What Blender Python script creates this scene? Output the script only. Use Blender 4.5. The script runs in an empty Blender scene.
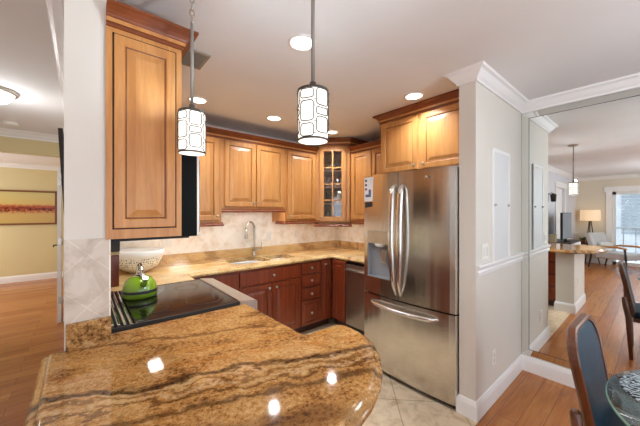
import bpy, bmesh, math, random
from mathutils import Vector, Matrix, geometry
random.seed(7)
PI = math.pi
SC = bpy.context.scene
COL = SC.collection
def lin(c):
    return tuple(((v/255)/12.92 if v/255 <= .04045 else ((v/255+.055)/1.055)**2.4) for v in c)

# ------------------------------------------------------------------ camera
CH = 1.46
cam_d = bpy.data.cameras.new('camera'); cam = bpy.data.objects.new('camera', cam_d); COL.objects.link(cam)
cam.location = (0, 0, CH)
cam.rotation_euler = (PI/2, 0, -(PI/2-math.atan2(337, 284)))
cam_d.sensor_width = 36; cam_d.lens = 284/640*36; cam_d.shift_y = -1/640; cam_d.clip_start = .05
SC.camera = cam
# ------------------------------------------------------------------ world, lights, exposure
W = bpy.data.worlds.new('world'); SC.world = W; W.use_nodes = True
bg = W.node_tree.nodes['Background']
bg.inputs[0].default_value = (*lin((236, 243, 255)), 1); bg.inputs[1].default_value = 1.6
SC.view_settings.view_transform = 'Standard'; SC.view_settings.look = 'None'
SC.view_settings.exposure = 0.46; SC.view_settings.gamma = 1; SC.view_settings.use_curve_mapping = False
SC.cycles.max_bounces = 10; SC.cycles.diffuse_bounces = 6; SC.cycles.glossy_bounces = 6
SC.cycles.transmission_bounces = 6; SC.cycles.transparent_max_bounces = 8
SC.cycles.sample_clamp_indirect = 6; SC.cycles.use_denoising = True
SC.cycles.caustics_reflective = False; SC.cycles.caustics_refractive = False
def area(name, loc, rot, sx, sy, power, color=(1, 1, 1), shape='RECTANGLE', portal=False):
    d = bpy.data.lights.new(name, 'AREA'); d.shape = shape; d.size = sx
    if shape in ('RECTANGLE', 'ELLIPSE'): d.size_y = sy
    d.energy = power; d.color = color
    if portal: d.cycles.is_portal = True
    o = bpy.data.objects.new(name, d); COL.objects.link(o); o.location = loc; o.rotation_euler = rot
    return o
# frontal fill added at the unseen dining wall; daylight through the living room door and the far room's window
area('dining_wall_fill', (-.6, -3.15, 1.1), (PI/2, 0, 0), 6.4, 2.1, 22, (.80, .91, 1))
area('daylight_living', (-6.4, -.2, 3.1), (PI/4, 0, -PI/2), 3.0, 2.0, 220, (.80, .91, 1))
area('daylight_far_room', (-3.0, 7.0, 1.4), (PI/2, 0, -PI/2), 2.0, 1.6, 45, (.9, .95, 1))
WARM = (.84, .92, 1)
def bulb(name, loc, power, color, size=.15):
    d = bpy.data.lights.new(name, 'POINT'); d.energy = power; d.color = color; d.shadow_soft_size = size
    o = bpy.data.objects.new(name, d); COL.objects.link(o); o.location = loc
bulb('dining_fill_light', (1.9, -1.1, 1.85), 38, (.78, .90, 1), .25)          # added fill for ceiling and partition, no fixture here
bulb('living_fill_light', (-2.6, -.6, 1.9), 30, (.82, .92, 1), .25)  # unseen point light added to brighten the living room
for x, y, sx, sy, z in ((.78, 3.02, .62, .04, 1.338), (1.55, 3.02, .70, .04, 1.483), (2.2, 3.02, .40, .04, 1.333), (2.85, 2.98, .25, .05, 1.298), (2.822, 2.3, .04, .6, 1.333)):
    area('under_cabinet_lamp', (x, y, z), (0, 0, 0), sx, sy, 1.7*max(sx, sy), (1, .97, .94))
bulb('hall_lamp', (-.575, 3.5, 2.2), 6.5, (.95, .97, 1), .12)
RECESSED = [(1.0, 1.35), (.80, 2.64), (1.573, 2.626), (2.40, 2.618), (2.197, 1.35)]
CEIL = 2.46
for x, y in RECESSED:
    area('recessed_lamp', (x, y, CEIL-.012), (0, 0, 0), .075, .075, 5.4, WARM, 'DISK').data.spread = 2.3

# ------------------------------------------------------------------ materials
MATS = {}
def newmat(name):
    m = bpy.data.materials.new(name); m.use_nodes = True; MATS[name] = m
    nt = m.node_tree; b = nt.nodes['Principled BSDF']
    return m, nt, b
def N(nt, t, **kw):
    n = nt.nodes.new(t)
    for k, v in kw.items(): setattr(n, k, v)
    return n
def ramp(nt, fac, stops, interp='LINEAR'):
    r = N(nt, 'ShaderNodeValToRGB'); r.color_ramp.interpolation = interp
    e = r.color_ramp.elements
    while len(e) < len(stops): e.new(.5)
    for i, (p, c) in enumerate(stops):
        e[i].position = p; e[i].color = (*lin(c), 1) if max(c) > 1 or c == (0, 0, 0) else (*c, 1)
    nt.links.new(fac, r.inputs[0]); return r.outputs[0]
def coords(nt, kind='Object', scale=(1, 1, 1), rot=(0, 0, 0), loc=(0, 0, 0)):
    if kind == 'World': src = N(nt, 'ShaderNodeNewGeometry').outputs['Position']
    else: src = N(nt, 'ShaderNodeTexCoord').outputs[kind]
    m = N(nt, 'ShaderNodeMapping'); m.inputs['Scale'].default_value = scale
    m.inputs['Rotation'].default_value = rot; m.inputs['Location'].default_value = loc
    nt.links.new(src, m.inputs[0]); return m.outputs[0]
def noise(nt, vec, scale, detail=4, rough=.55, dist=0):
    n = N(nt, 'ShaderNodeTexNoise'); n.inputs['Scale'].default_value = scale; n.inputs['Detail'].default_value = detail
    n.inputs['Roughness'].default_value = rough; n.inputs['Distortion'].default_value = dist
    nt.links.new(vec, n.inputs['Vector']); return n.outputs['Fac']
def mix(nt, fac, a, b, mode='MIX'):
    m = N(nt, 'ShaderNodeMix', data_type='RGBA', blend_type=mode)
    for sock, v in ((m.inputs[0], fac), (m.inputs[6], a), (m.inputs[7], b)):
        if hasattr(v, 'is_linked'): nt.links.new(v, sock)
        elif isinstance(v, (int, float)): sock.default_value = v
        else: sock.default_value = (*lin(v), 1)
    return m.outputs[2]
def math_(nt, op, a, b=0., c=None):
    m = N(nt, 'ShaderNodeMath', operation=op)
    for i, v in enumerate((a, b) if c is None else (a, b, c)):
        if hasattr(v, 'is_linked'): nt.links.new(v, m.inputs[i])
        else: m.inputs[i].default_value = v
    return m.outputs[0]
def bump(nt, b, h, strength=.2, dist=.002):
    n = N(nt, 'ShaderNodeBump'); n.inputs['Strength'].default_value = strength; n.inputs['Distance'].default_value = dist
    nt.links.new(h, n.inputs['Height']); nt.links.new(n.outputs[0], b.inputs['Normal'])
def plain(name, col, rough=.5, metal=0, var=.04, spec=None, coat=0):
    m, nt, b = newmat(name)
    v = noise(nt, coords(nt, 'World'), 3.0, 3)
    c0 = tuple(max(1, x*(1-var)) for x in col); c1 = tuple(min(255, x*(1+var)) for x in col)
    nt.links.new(ramp(nt, v, [(.3, c0), (.7, c1)]), b.inputs['Base Color'])
    b.inputs['Roughness'].default_value = rough; b.inputs['Metallic'].default_value = metal
    if spec is not None: b.inputs['Specular IOR Level'].default_value = spec
    if coat: b.inputs['Coat Weight'].default_value = coat; b.inputs['Coat Roughness'].default_value = .1
    return m
def paint(name, col, rough=.6):
    m, nt, b = newmat(name)
    w = coords(nt, 'World')
    nt.links.new(ramp(nt, noise(nt, w, 1.2, 2), [(.3, tuple(x*.985 for x in col)), (.7, tuple(min(255, x*1.01) for x in col))]), b.inputs['Base Color'])
    b.inputs['Roughness'].default_value = rough
    bump(nt, b, noise(nt, w, 90, 3), .05, .002)
    return m
def wood(name, stops, rough=.32, scale=(14, 14, 1.1), coat=.25, kind='Object'):
    m, nt, b = newmat(name)
    v = coords(nt, kind, scale)
    f = noise(nt, v, 2.2, 6, .6, .8)
    f2 = noise(nt, coords(nt, kind, tuple(s*5 for s in scale)), 3, 3)
    f = math_(nt, 'ADD', math_(nt, 'MULTIPLY', f, .8), math_(nt, 'MULTIPLY', f2, .2))
    nt.links.new(ramp(nt, f, stops), b.inputs['Base Color'])
    b.inputs['Roughness'].default_value = rough
    b.inputs['Coat Weight'].default_value = coat; b.inputs['Coat Roughness'].default_value = .15
    return m
M_wall = paint('wall_paint', (222, 216, 205))
M_ceil = paint('ceiling_paint', (238, 237, 236), .8)
M_trim = paint('white_trim_paint', (238, 236, 233), .35)
M_hall = paint('far_room_paint', (214, 198, 150))
M_coolwall = paint('living_wall_paint', (214, 214, 218))
M_beige = paint('living_beige_paint', (222, 212, 192))
M_maple = wood('honey_maple', [(.30, (180, 118, 60)), (.5, (196, 135, 74)), (.7, (208, 151, 90))], .4, coat=.1)
M_mapled = plain('maple_glaze', (96, 50, 20), .45)
M_gap = plain('dark_gap', (40, 20, 10), .6)
M_crown = wood('cherry_crown', [(.3, (104, 50, 20)), (.7, (142, 72, 32))], .42, scale=(2, 2, 14), coat=.05)
M_cherry = wood('cherry_wood', [(.30, (104, 40, 18)), (.5, (128, 54, 26)), (.7, (150, 70, 34))])
M_cherryd = plain('cherry_glaze', (70, 26, 13), .45)
M_toe = plain('toe_kick_wood', (62, 26, 14), .5)
M_white = plain('white_plastic', (235, 232, 222), .4, var=.01)
M_nickel = plain('satin_nickel', (196, 190, 178), .28, 1, .02)
M_chrome = plain('chrome', (225, 225, 225), .08, 1, .01)
M_black = plain('black_gloss', (14, 13, 13), .08, var=.05)
M_blackmw = plain('black_appliance', (15, 14, 13), .3, var=.05, spec=.06)
M_matblack = plain('black_matt', (24, 22, 21), .5)
M_darkgrey = plain('dark_grey_metal', (54, 54, 55), .45, .5)
M_green = plain('green_enamel', (116, 152, 34), .16, var=.03, coat=.6)
M_ceramic = plain('white_ceramic', (236, 234, 226), .25, var=.02)
M_walnut = wood('walnut', [(.3, (70, 36, 18)), (.7, (122, 68, 34))], scale=(10, 10, 1.2))
M_oak = wood('light_oak', [(.3, (170, 112, 58)), (.7, (205, 150, 88))])
M_espresso = wood('espresso_wood', [(.3, (26, 17, 13)), (.7, (44, 30, 22))], .5, coat=0)
def brushed(name, col, rough, scale):
    m, nt, b = newmat(name)
    f = noise(nt, coords(nt, 'Object', scale), 4, 4)
    nt.links.new(ramp(nt, f, [(.3, tuple(x*.95 for x in col)), (.7, tuple(min(255, x*1.04) for x in col))]), b.inputs['Base Color'])
    b.inputs['Metallic'].default_value = 1
    nt.links.new(math_(nt, 'MULTIPLY_ADD', f, .12, rough-.06), b.inputs['Roughness'])
    bump(nt, b, f, .02, .001)
    return m
M_steel = brushed('brushed_steel', (196, 190, 182), .18, (3, 3, 90))
M_fridge, _nt, _b = newmat('fridge_steel')
_f = noise(_nt, coords(_nt, 'Object', (3, 3, 110)), 4, 4); _w = noise(_nt, coords(_nt, 'Object', (5, 5, .3)), 1.5, 1)
_nt.links.new(ramp(_nt, _f, [(.3, (204, 198, 190)), (.7, (222, 217, 210))]), _b.inputs['Base Color'])
_b.inputs['Metallic'].default_value = 1; _b.inputs['Roughness'].default_value = .2
bump(_nt, _b, math_(_nt, 'ADD', math_(_nt, 'MULTIPLY', _f, .02), _w), .5, .014)
M_steelh = brushed('brushed_steel_flat', (205, 201, 194), .3, (60, 3, 3))
M_steeld = brushed('dark_brushed_steel', (178, 166, 154), .32, (3, 3, 90))
def emit(name, col, strength, base=(240, 238, 230)):
    m, nt, b = newmat(name)
    b.inputs['Base Color'].default_value = (*lin(base), 1)
    b.inputs['Emission Color'].default_value = (*lin(col), 1); b.inputs['Emission Strength'].default_value = strength
    b.inputs['Roughness'].default_value = .5
    nt.links.new(ramp(nt, noise(nt, coords(nt), 4, 2), [(.3, tuple(x*.98 for x in base)), (.7, base)]), b.inputs['Base Color'])
    return m
M_lampdisc = emit('lamp_disc', (255, 246, 230), 4)
M_shade = emit('pendant_glass', (255, 250, 240), .8)
M_bowl = emit('lit_bowl_glass', (255, 246, 228), 1.2)
M_lampshade = emit('lit_lampshade', (255, 214, 170), .4, (225, 200, 170))
def glass(name, tint=(1, 1, 1), refl=.10, rough=0.0):
    m = bpy.data.materials.new(name); m.use_nodes = True; nt = m.node_tree; nt.nodes.clear()
    o = N(nt, 'ShaderNodeOutputMaterial'); mx = N(nt, 'ShaderNodeMixShader'); t = N(nt, 'ShaderNodeBsdfTransparent'); g = N(nt, 'ShaderNodeBsdfGlossy')
    t.inputs[0].default_value = (*tint, 1); g.inputs['Roughness'].default_value = rough
    lw = N(nt, 'ShaderNodeLayerWeight'); lw.inputs[0].default_value = .35
    nt.links.new(math_(nt, 'MULTIPLY_ADD', lw.outputs['Fresnel'], .8, refl*.4), mx.inputs[0])
    nt.links.new(t.outputs[0], mx.inputs[1]); nt.links.new(g.outputs[0], mx.inputs[2]); nt.links.new(mx.outputs[0], o.inputs[0])
    return m
M_glass = glass('clear_glass')
M_gtable = glass('table_glass', (.86, .92, .88), .25)
M_gedge = plain('green_glass_edge', (120, 160, 140), .1)
def mirror(name, col):
    m, nt, b = newmat(name)
    b.inputs['Base Color'].default_value = (*lin(col), 1); b.inputs['Metallic'].default_value = 1; b.inputs['Roughness'].default_value = .0
    return m
M_mirror = mirror('mirror_glass', (240, 243, 240))
M_mirrorb = mirror('bevelled_mirror_strip', (236, 238, 232))
M_rod = plain('aged_nickel', (150, 145, 138), .5, .3)

def granite(name, stops, veins, ang, speck=.55, cloud=5., stretch=.3):
    m, nt, b = newmat(name)
    rot = coords(nt, 'World', rot=(0, 0, ang))
    st = N(nt, 'ShaderNodeMapping'); st.inputs['Scale'].default_value = (stretch, 1, 1); nt.links.new(rot, st.inputs[0])
    c = noise(nt, st.outputs[0], cloud, 8, .62, .9)
    f = noise(nt, coords(nt, 'World'), 70, 4, .7)
    f3 = noise(nt, coords(nt, 'World'), 190, 2, .6)
    val = math_(nt, 'ADD', math_(nt, 'MULTIPLY', c, .5), math_(nt, 'MULTIPLY', f, .5))
    colr = ramp(nt, val, stops)
    sp = ramp(nt, f3, [(.30, (70, 45, 25)), (.42, (255, 255, 255))])
    colr = mix(nt, speck, colr, sp, 'MULTIPLY')
    sx = N(nt, 'ShaderNodeSeparateXYZ'); nt.links.new(rot, sx.inputs[0])
    wob = noise(nt, st.outputs[0], 3.6, 6, .68)
    wob2 = noise(nt, st.outputs[0], 14, 4, .65)
    vv = math_(nt, 'ADD', sx.outputs[1], math_(nt, 'ADD', math_(nt, 'MULTIPLY', math_(nt, 'SUBTRACT', wob, .5), .22), math_(nt, 'MULTIPLY', math_(nt, 'SUBTRACT', wob2, .5), .09)))
    for pos, wdt, vc, stg in veins:
        dlt = math_(nt, 'ABSOLUTE', math_(nt, 'SUBTRACT', vv, pos))
        fac = N(nt, 'ShaderNodeMapRange'); fac.inputs[1].default_value = wdt*.25; fac.inputs[2].default_value = wdt
        fac.inputs[3].default_value = stg; fac.inputs[4].default_value = 0
        nt.links.new(dlt, fac.inputs[0])
        fr = math_(nt, 'MULTIPLY', fac.outputs[0], math_(nt, 'MULTIPLY_ADD', f, 2.2, -.25))
        fr = math_(nt, 'MINIMUM', math_(nt, 'MAXIMUM', fr, 0.), 1.)
        colr = mix(nt, fr, colr, vc)
    nt.links.new(colr, b.inputs['Base Color'])
    b.inputs['Roughness'].default_value = .06; b.inputs['Specular IOR Level'].default_value = .5
    return m
VA = math.radians(21.4)
M_gran = granite('gold_granite', [(.34, (52, 32, 18)), (.41, (114, 72, 36)), (.47, (168, 117, 62)), (.53, (188, 140, 82)), (.62, (206, 165, 110)), (.75, (222, 192, 146))],
    [(.985, .009, (204, 180, 142), .5), (.965, .007, (86, 56, 34), .7), (.945, .010, (206, 184, 148), .42), (.922, .008, (74, 44, 26), .8), (1.008, .026, (58, 34, 22), 1.0), (.87, .020, (62, 36, 22), .8), (1.12, .018, (176, 104, 38), .45), (1.39, .016, (86, 48, 24), .8), (.72, .05, (84, 48, 26), .55), (1.24, .02, (204, 140, 62), .4), (.56, .03, (84, 48, 26), .6)], VA, .8, 8., .7)
M_granl = granite('cream_granite', [(.32, (120, 82, 44)), (.43, (190, 148, 92)), (.52, (220, 184, 126)), (.64, (230, 202, 152)), (.78, (238, 216, 172))],
    [(2.72, .02, (130, 84, 44), .6), (3.02, .03, (206, 158, 86), .6), (3.22, .018, (110, 60, 34), .8), (3.4, .02, (120, 80, 50), .6), (3.6, .03, (150, 100, 60), .7), (3.82, .02, (120, 70, 40), .7)], math.radians(8), .6, 6., .5)
M_grand = granite('speckled_granite_edge', [(.32, (40, 26, 16)), (.44, (112, 76, 42)), (.54, (178, 134, 82)), (.68, (216, 184, 134))], [(1.3, .03, (60, 36, 22), .7)], VA, .7, 16., .7)

def tiles(name, size, c1, c2, mortar, axis='floor', rot=PI/4, loc=(0, 0, 0), msize=.012, rough=.35, mott=None, bstr=.15):
    m, nt, b = newmat(name)
    src = N(nt, 'ShaderNodeNewGeometry').outputs['Position']
    if axis != 'floor':
        s = N(nt, 'ShaderNodeSeparateXYZ'); cb = N(nt, 'ShaderNodeCombineXYZ'); nt.links.new(src, s.inputs[0])
        if axis == 'xz': nt.links.new(s.outputs[0], cb.inputs[0])
        else: nt.links.new(s.outputs[1], cb.inputs[0])
        nt.links.new(s.outputs[2], cb.inputs[1]); vec = cb.outputs[0]
    else: vec = src
    mp = N(nt, 'ShaderNodeMapping'); mp.vector_type = 'TEXTURE'; mp.inputs['Location'].default_value = loc; mp.inputs['Rotation'].default_value = (0, 0, rot)
    nt.links.new(vec, mp.inputs[0])
    br = N(nt, 'ShaderNodeTexBrick'); br.offset = 0; br.squash = 1
    br.inputs['Scale'].default_value = 1; br.inputs['Brick Width'].default_value = size; br.inputs['Row Height'].default_value = size
    br.inputs['Mortar Size'].default_value = msize*size; br.inputs['Mortar Smooth'].default_value = .3
    br.inputs['Color1'].default_value = (*lin(c1), 1); br.inputs['Color2'].default_value = (*lin(c2), 1); br.inputs['Mortar'].default_value = (*lin(mortar), 1)
    nt.links.new(mp.outputs[0], br.inputs['Vector'])
    n = noise(nt, vec, 9, 6, .6, .6)
    mt = mott or ((196, 178, 150), (255, 255, 255))
    colr = mix(nt, .7, br.outputs['Color'], ramp(nt, n, [(.32, mt[0]), (.55, mt[1])]), 'MULTIPLY')
    nt.links.new(colr, b.inputs['Base Color']); b.inputs['Roughness'].default_value = rough
    bump(nt, b, math_(nt, 'MULTIPLY_ADD', br.outputs['Fac'], -1., 1.), bstr, .003)
    return m
M_ftile = tiles('cream_floor_tile', .46, (226, 204, 172), (220, 198, 166), (186, 164, 134), loc=(1.873, 1.306, 0), rough=.3)
M_btile = tiles('marble_backsplash_tile', .155, (250, 245, 232), (246, 239, 224), (236, 226, 208), 'xz', mott=((226, 212, 188), (255, 255, 255)), rough=.4)
M_btiley = tiles('marble_backsplash_tile_side', .155, (250, 245, 232), (246, 239, 224), (236, 226, 208), 'yz', mott=((226, 212, 188), (255, 255, 255)), rough=.4)
M_ctile = tiles('marble_post_tile', .155, (212, 200, 186), (206, 192, 176), (224, 214, 200), 'xz', loc=(.02, 1.07, 0), mott=((196, 180, 160), (255, 255, 255)), rough=.4)
def planks(name):
    m, nt, b = newmat(name)
    w = coords(nt, 'World')
    br = N(nt, 'ShaderNodeTexBrick'); br.offset = .37; br.offset_frequency = 2
    br.inputs['Scale'].default_value = 1; br.inputs['Brick Width'].default_value = 1.15; br.inputs['Row Height'].default_value = .125
    br.inputs['Mortar Size'].default_value = .0016; br.inputs['Mortar Smooth'].default_value = .2
    br.inputs['Color1'].default_value = (*lin((176, 104, 46)), 1); br.inputs['Color2'].default_value = (*lin((206, 138, 72)), 1); br.inputs['Mortar'].default_value = (*lin((104, 58, 26)), 1)
    nt.links.new(w, br.inputs['Vector'])
    g = noise(nt, coords(nt, 'World', (1.2, 14, 1)), 2.4, 6, .6, .5)
    colr = mix(nt, .8, br.outputs['Color'], ramp(nt, g, [(.3, (206, 176, 150)), (.7, (255, 255, 255))]), 'MULTIPLY')
    nt.links.new(colr, b.inputs['Base Color'])
    b.inputs['Roughness'].default_value = .26
    bump(nt, b, math_(nt, 'MULTIPLY_ADD', br.outputs['Fac'], -1., 1.), .25, .003)
    return m
M_floor = planks('honey_wood_planks')
def weave(name, a, c, scale):
    m, nt, b = newmat(name)
    ck = N(nt, 'ShaderNodeTexWave'); ck.inputs['Scale'].default_value = scale; ck.inputs['Distortion'].default_value = 11; ck.inputs['Detail'].default_value = 3; ck.inputs['Detail Scale'].default_value = 2.5
    nt.links.new(coords(nt), ck.inputs['Vector'])
    nt.links.new(ramp(nt, ck.outputs['Fac'], [(.25, a), (.75, c)]), b.inputs['Base Color']); b.inputs['Roughness'].default_value = .75
    bump(nt, b, ck.outputs['Fac'], .6, .006)
    return m
M_mat = weave('woven_blue_grey', (20, 26, 32), (180, 190, 194), 15)
M_fabric = plain('grey_fabric', (196, 194, 192), .85)
M_cush = plain('light_cushion', (218, 216, 212), .85)
M_pattern = weave('patterned_upholstery', (150, 176, 170), (236, 238, 232), 9)
M_leather = plain('navy_leather', (14, 50, 68), .5, var=.12, spec=.25)
def artwork():
    m, nt, b = newmat('panorama_print')
    s = N(nt, 'ShaderNodeSeparateXYZ'); src = coords(nt, 'Object'); nt.links.new(src, s.inputs[0])
    n = noise(nt, coords(nt, 'Object', (5, 1, 14)), 3, 6, .7)
    z = math_(nt, 'ADD', s.outputs[2], math_(nt, 'MULTIPLY', math_(nt, 'SUBTRACT', n, .5), .16))
    sky = ramp(nt, z, [(.0, (196, 164, 92)), (.24, (196, 160, 96)), (.29, (206, 140, 84)), (.33, (150, 60, 24)), (.40, (186, 100, 50)), (.44, (206, 176, 104)), (.62, (200, 184, 120))])
    sp = ramp(nt, noise(nt, coords(nt, 'Object', (9, 1, 13)), 2, 5, .7), [(.42, (70, 30, 14)), (.5, (214, 130, 84)), (.58, (255, 255, 255))])
    band = N(nt, 'ShaderNodeMapRange'); band.inputs[1].default_value = .09; band.inputs[2].default_value = .03; band.inputs[3].default_value = 0; band.inputs[4].default_value = 1
    nt.links.new(math_(nt, 'ABSOLUTE', math_(nt, 'SUBTRACT', z, .325)), band.inputs[0])
    nt.links.new(mix(nt, band.outputs[0], sky, mix(nt, 1., sky, sp, 'MULTIPLY')), b.inputs['Base Color'])
    b.inputs['Roughness'].default_value = .3
    return m
M_art = artwork()
M_paper = plain('white_paper', (236, 238, 242), .6, var=.01)
M_inkblue = plain('printed_blue_grey', (88, 100, 130), .6, var=.1)
M_inkdark = plain('printed_dark', (36, 36, 44), .6, var=.1)
M_inkred = plain('printed_maroon', (110, 50, 56), .6)
M_leaf = plain('plant_leaf', (86, 104, 60), .6, var=.25)
M_pot = plain('terracotta_pot', (150, 92, 60), .6)
M_ext = plain('exterior_siding', (196, 206, 214), .7)
M_extd = plain('exterior_shutter', (150, 164, 176), .7)
M_rail = plain('railing_paint', (150, 160, 168), .5)
M_screen = plain('tv_screen', (118, 122, 126), .5)
M_box = plain('tan_cardboard', (176, 164, 132), .7)
M_blueglass = plain('blue_ceramic', (40, 70, 130), .2)
M_wire = plain('bronze_wire', (84, 79, 73), .4, .3)
M_reddark = wood('dark_red_wood', [(.3, (84, 30, 12)), (.7, (116, 46, 20))])
M_tan = plain('tan_band', (190, 164, 124), .5)

# ------------------------------------------------------------------ geometry helpers
def bm_(): return bmesh.new()
def box(bm, x0, x1, y0, y1, z0, z1, mi=0, bev=0, seg=2):
    vs = [bm.verts.new((x, y, z)) for x in (x0, x1) for y in (y0, y1) for z in (z0, z1)]
    fs = []
    for q in ((0, 1, 3, 2), (4, 6, 7, 5), (0, 4, 5, 1), (2, 3, 7, 6), (0, 2, 6, 4), (1, 5, 7, 3)):
        f = bm.faces.new([vs[i] for i in q]); f.material_index = mi; fs.append(f)
    if bev:
        es = list({e for f in fs for e in f.edges})
        r = bmesh.ops.bevel(bm, geom=es, offset=bev, segments=seg, affect='EDGES', profile=.5)
        for f in r['faces']: f.material_index = mi
def lathe(bm, prof, n=28, c=(0, 0, 0), axis='z', mi=0, smooth=True, cap=True):
    rings = []
    for r, z in prof:
        ring = []
        for k in range(n):
            a = 2*PI*k/n; p = (r*math.cos(a), r*math.sin(a), z)
            if axis == 'y': p = (p[0], -p[2], p[1])
            elif axis == 'x': p = (p[2], p[0], p[1])
            ring.append(bm.verts.new((p[0]+c[0], p[1]+c[1], p[2]+c[2])))
        rings.append(ring)
    for a, b in zip(rings, rings[1:]):
        for k in range(n):
            f = bm.faces.new((a[k], a[(k+1) % n], b[(k+1) % n], b[k])); f.material_index = mi; f.smooth = smooth
    if cap:
        for ring, pr in ((rings[0], prof[0]), (rings[-1], prof[-1])):
            if pr[0] > 1e-5:
                f = bm.faces.new(ring); f.material_index = mi
def tube(bm, pts, r, n=8, mi=0, closed=False, flat=1.0):
    pts = [Vector(p) for p in pts]; m = len(pts); rings = []
    up = None
    for i, p in enumerate(pts):
        if closed: t = (pts[(i+1) % m]-pts[i-1]).normalized()
        else: t = (pts[min(i+1, m-1)]-pts[max(i-1, 0)]).normalized()
        if up is None:
            up = Vector((0, 0, 1)) if abs(t.z) < .9 else Vector((1, 0, 0))
        u = (up-t*up.dot(t)).normalized(); v = t.cross(u); up = u
        rr = r[i] if isinstance(r, (list, tuple)) else r
        rings.append([bm.verts.new(p+u*rr*math.cos(2*PI*k/n)+v*rr*flat*math.sin(2*PI*k/n)) for k in range(n)])
    prs = list(zip(rings, rings[1:])) + ([(rings[-1], rings[0])] if closed else [])
    for a, b in prs:
        for k in range(n):
            f = bm.faces.new((a[k], a[(k+1) % n], b[(k+1) % n], b[k])); f.material_index = mi; f.smooth = True
    if not closed:
        for rg in (rings[0], rings[-1]): bm.faces.new(rg).material_index = mi
def prism(bm, poly, z0, z1, mi=0, fn=None):
    g = fn or (lambda a, b, c: (a, b, c))
    lo = [bm.verts.new(g(x, y, z0)) for x, y in poly]; hi = [bm.verts.new(g(x, y, z1)) for x, y in poly]
    n = len(poly)
    for k in range(n): bm.faces.new((lo[k], lo[(k+1) % n], hi[(k+1) % n], hi[k])).material_index = mi
    bm.faces.new(lo[::-1]).material_index = mi; bm.faces.new(hi).material_index = mi
def rings(bm, loops, mis=None, cap0=True, cap1=True, smooth=False):
    L = [[bm.verts.new(p) for p in lp] for lp in loops]; n = len(L[0])
    for i, (a, b) in enumerate(zip(L, L[1:])):
        for k in range(n):
            f = bm.faces.new((a[k], a[(k+1) % n], b[(k+1) % n], b[k])); f.smooth = smooth
            if mis: f.material_index = mis[i]
    if cap0: bm.faces.new(L[0][::-1])
    if cap1: bm.faces.new(L[-1])
    return L
def rect(x0, x1, z0, z1, ins, y): return [(x0+ins, y, z0+ins), (x1-ins, y, z0+ins), (x1-ins, y, z1-ins), (x0+ins, y, z1-ins)]
def raised(bm, x0, x1, z0, z1, y=0, k=1., th=.02, gap=False):
    """raised-panel front facing -y; material 0 wood, 1 glaze"""
    R = [(0, 0, 0), (0, -th+.004, 0), (.004, -th, 0), (.048*k, -th, 0), (.052*k, -th+.007, 0), (.057*k, -th+.009, 1), (.066*k, -th+.008, 0), (.092*k, -th+.001, 0)]
    rings(bm, [rect(x0, x1, z0, z1, i, y+d) for i, d, _ in R], [m for _, _, m in R[1:]])
def slab_front(bm, x0, x1, z0, z1, y=0, th=.02):
    R = [(0, 0, 0), (0, -th+.006, 0), (.004, -th+.001, 1), (.010, -th, 0), (.016, -th, 0)]
    rings(bm, [rect(x0, x1, z0, z1, i, y+d) for i, d, _ in R], [m for _, _, m in R[1:]])
def offs(path, closed):
    """mitred unit normals (to the right of travel) for an xy path"""
    n = len(path); out = []
    for i in range(n):
        def nrm(a, b):
            d = Vector((b[0]-a[0], b[1]-a[1])).normalized(); return Vector((d.y, -d.x))
        if closed: n1, n2 = nrm(path[i-1], path[i]), nrm(path[i], path[(i+1) % n])
        else:
            n1 = nrm(path[i-1], path[i]) if i > 0 else None; n2 = nrm(path[i], path[i+1]) if i < n-1 else None
            n1 = n1 or n2; n2 = n2 or n1
        m = n1+n2
        out.append(m/max(.35, m.dot(n1)))
    return out
def sweep(bm, path, prof, closed=False, mis=None, z=0):
    o = offs(path, closed); n = len(path)
    L = [[bm.verts.new((p[0]+q.x*a, p[1]+q.y*a, z+h)) for p, q in zip(path, o)] for a, h in prof]
    m = len(prof)
    for i in range(m):
        a, b = L[i], L[(i+1) % m]
        for k in range(n if closed else n-1):
            f = bm.faces.new((a[k], a[(k+1) % n], b[(k+1) % n], b[k]))
            if mis: f.material_index = mis[i]
    if not closed:
        for k in (0, n-1): bm.faces.new([L[i][k] for i in range(m)])
def slab(bm, outline, prof, zb, holes=()):
    """counter: prof = [(outset, z)] from the top edge down; outline counter-clockwise"""
    o = offs(outline, True)
    L = [[bm.verts.new((p[0]+q.x*a, p[1]+q.y*a, z)) for p, q in zip(outline, o)] for a, z in prof]
    n = len(outline)
    for a, b in zip(L, L[1:]):
        for k in range(n): bm.faces.new((a[k], b[k], b[(k+1) % n], a[(k+1) % n])).smooth = True
    zt = prof[0][1]
    if not holes:
        bm.faces.new(L[-1][::-1]); bm.faces.new(L[0]); return
    hv = [[bm.verts.new((x, y, zt)) for x, y in h] for h in holes]
    hb = [[bm.verts.new((x, y, zb)) for x, y in h] for h in holes]
    for a, b in zip(hv, hb):
        m = len(a)
        for k in range(m): bm.faces.new((a[k], a[(k+1) % m], b[(k+1) % m], b[k]))
    allv = L[0]+[v for h in hv for v in h]
    tri = geometry.tessellate_polygon([[Vector(p+(zt,)) for p in outline]]+[[Vector((x, y, zt)) for x, y in h] for h in holes])
    low = L[-1]+[v for h in hb for v in h]
    for t in tri:
        for vs in (allv, low):
            try: bm.faces.new([vs[i] for i in t])
            except ValueError: pass
def rrect(x0, x1, y0, y1, r, n=5):
    r = r if isinstance(r, (list, tuple)) else (r,)*4
    out = []
    for (cx, cy, a0), q in zip((((x0, y0), (1, 1), PI), ((x1, y0), (-1, 1), 1.5*PI), ((x1, y1), (-1, -1), 0), ((x0, y1), (1, -1), .5*PI)), r):
        px, py = cx[0]+cy[0]*q, cx[1]+cy[1]*q
        for k in range(n+1):
            a = a0+PI/2*k/n; out.append((px+q*math.cos(a), py+q*math.sin(a)))
    return out
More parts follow.
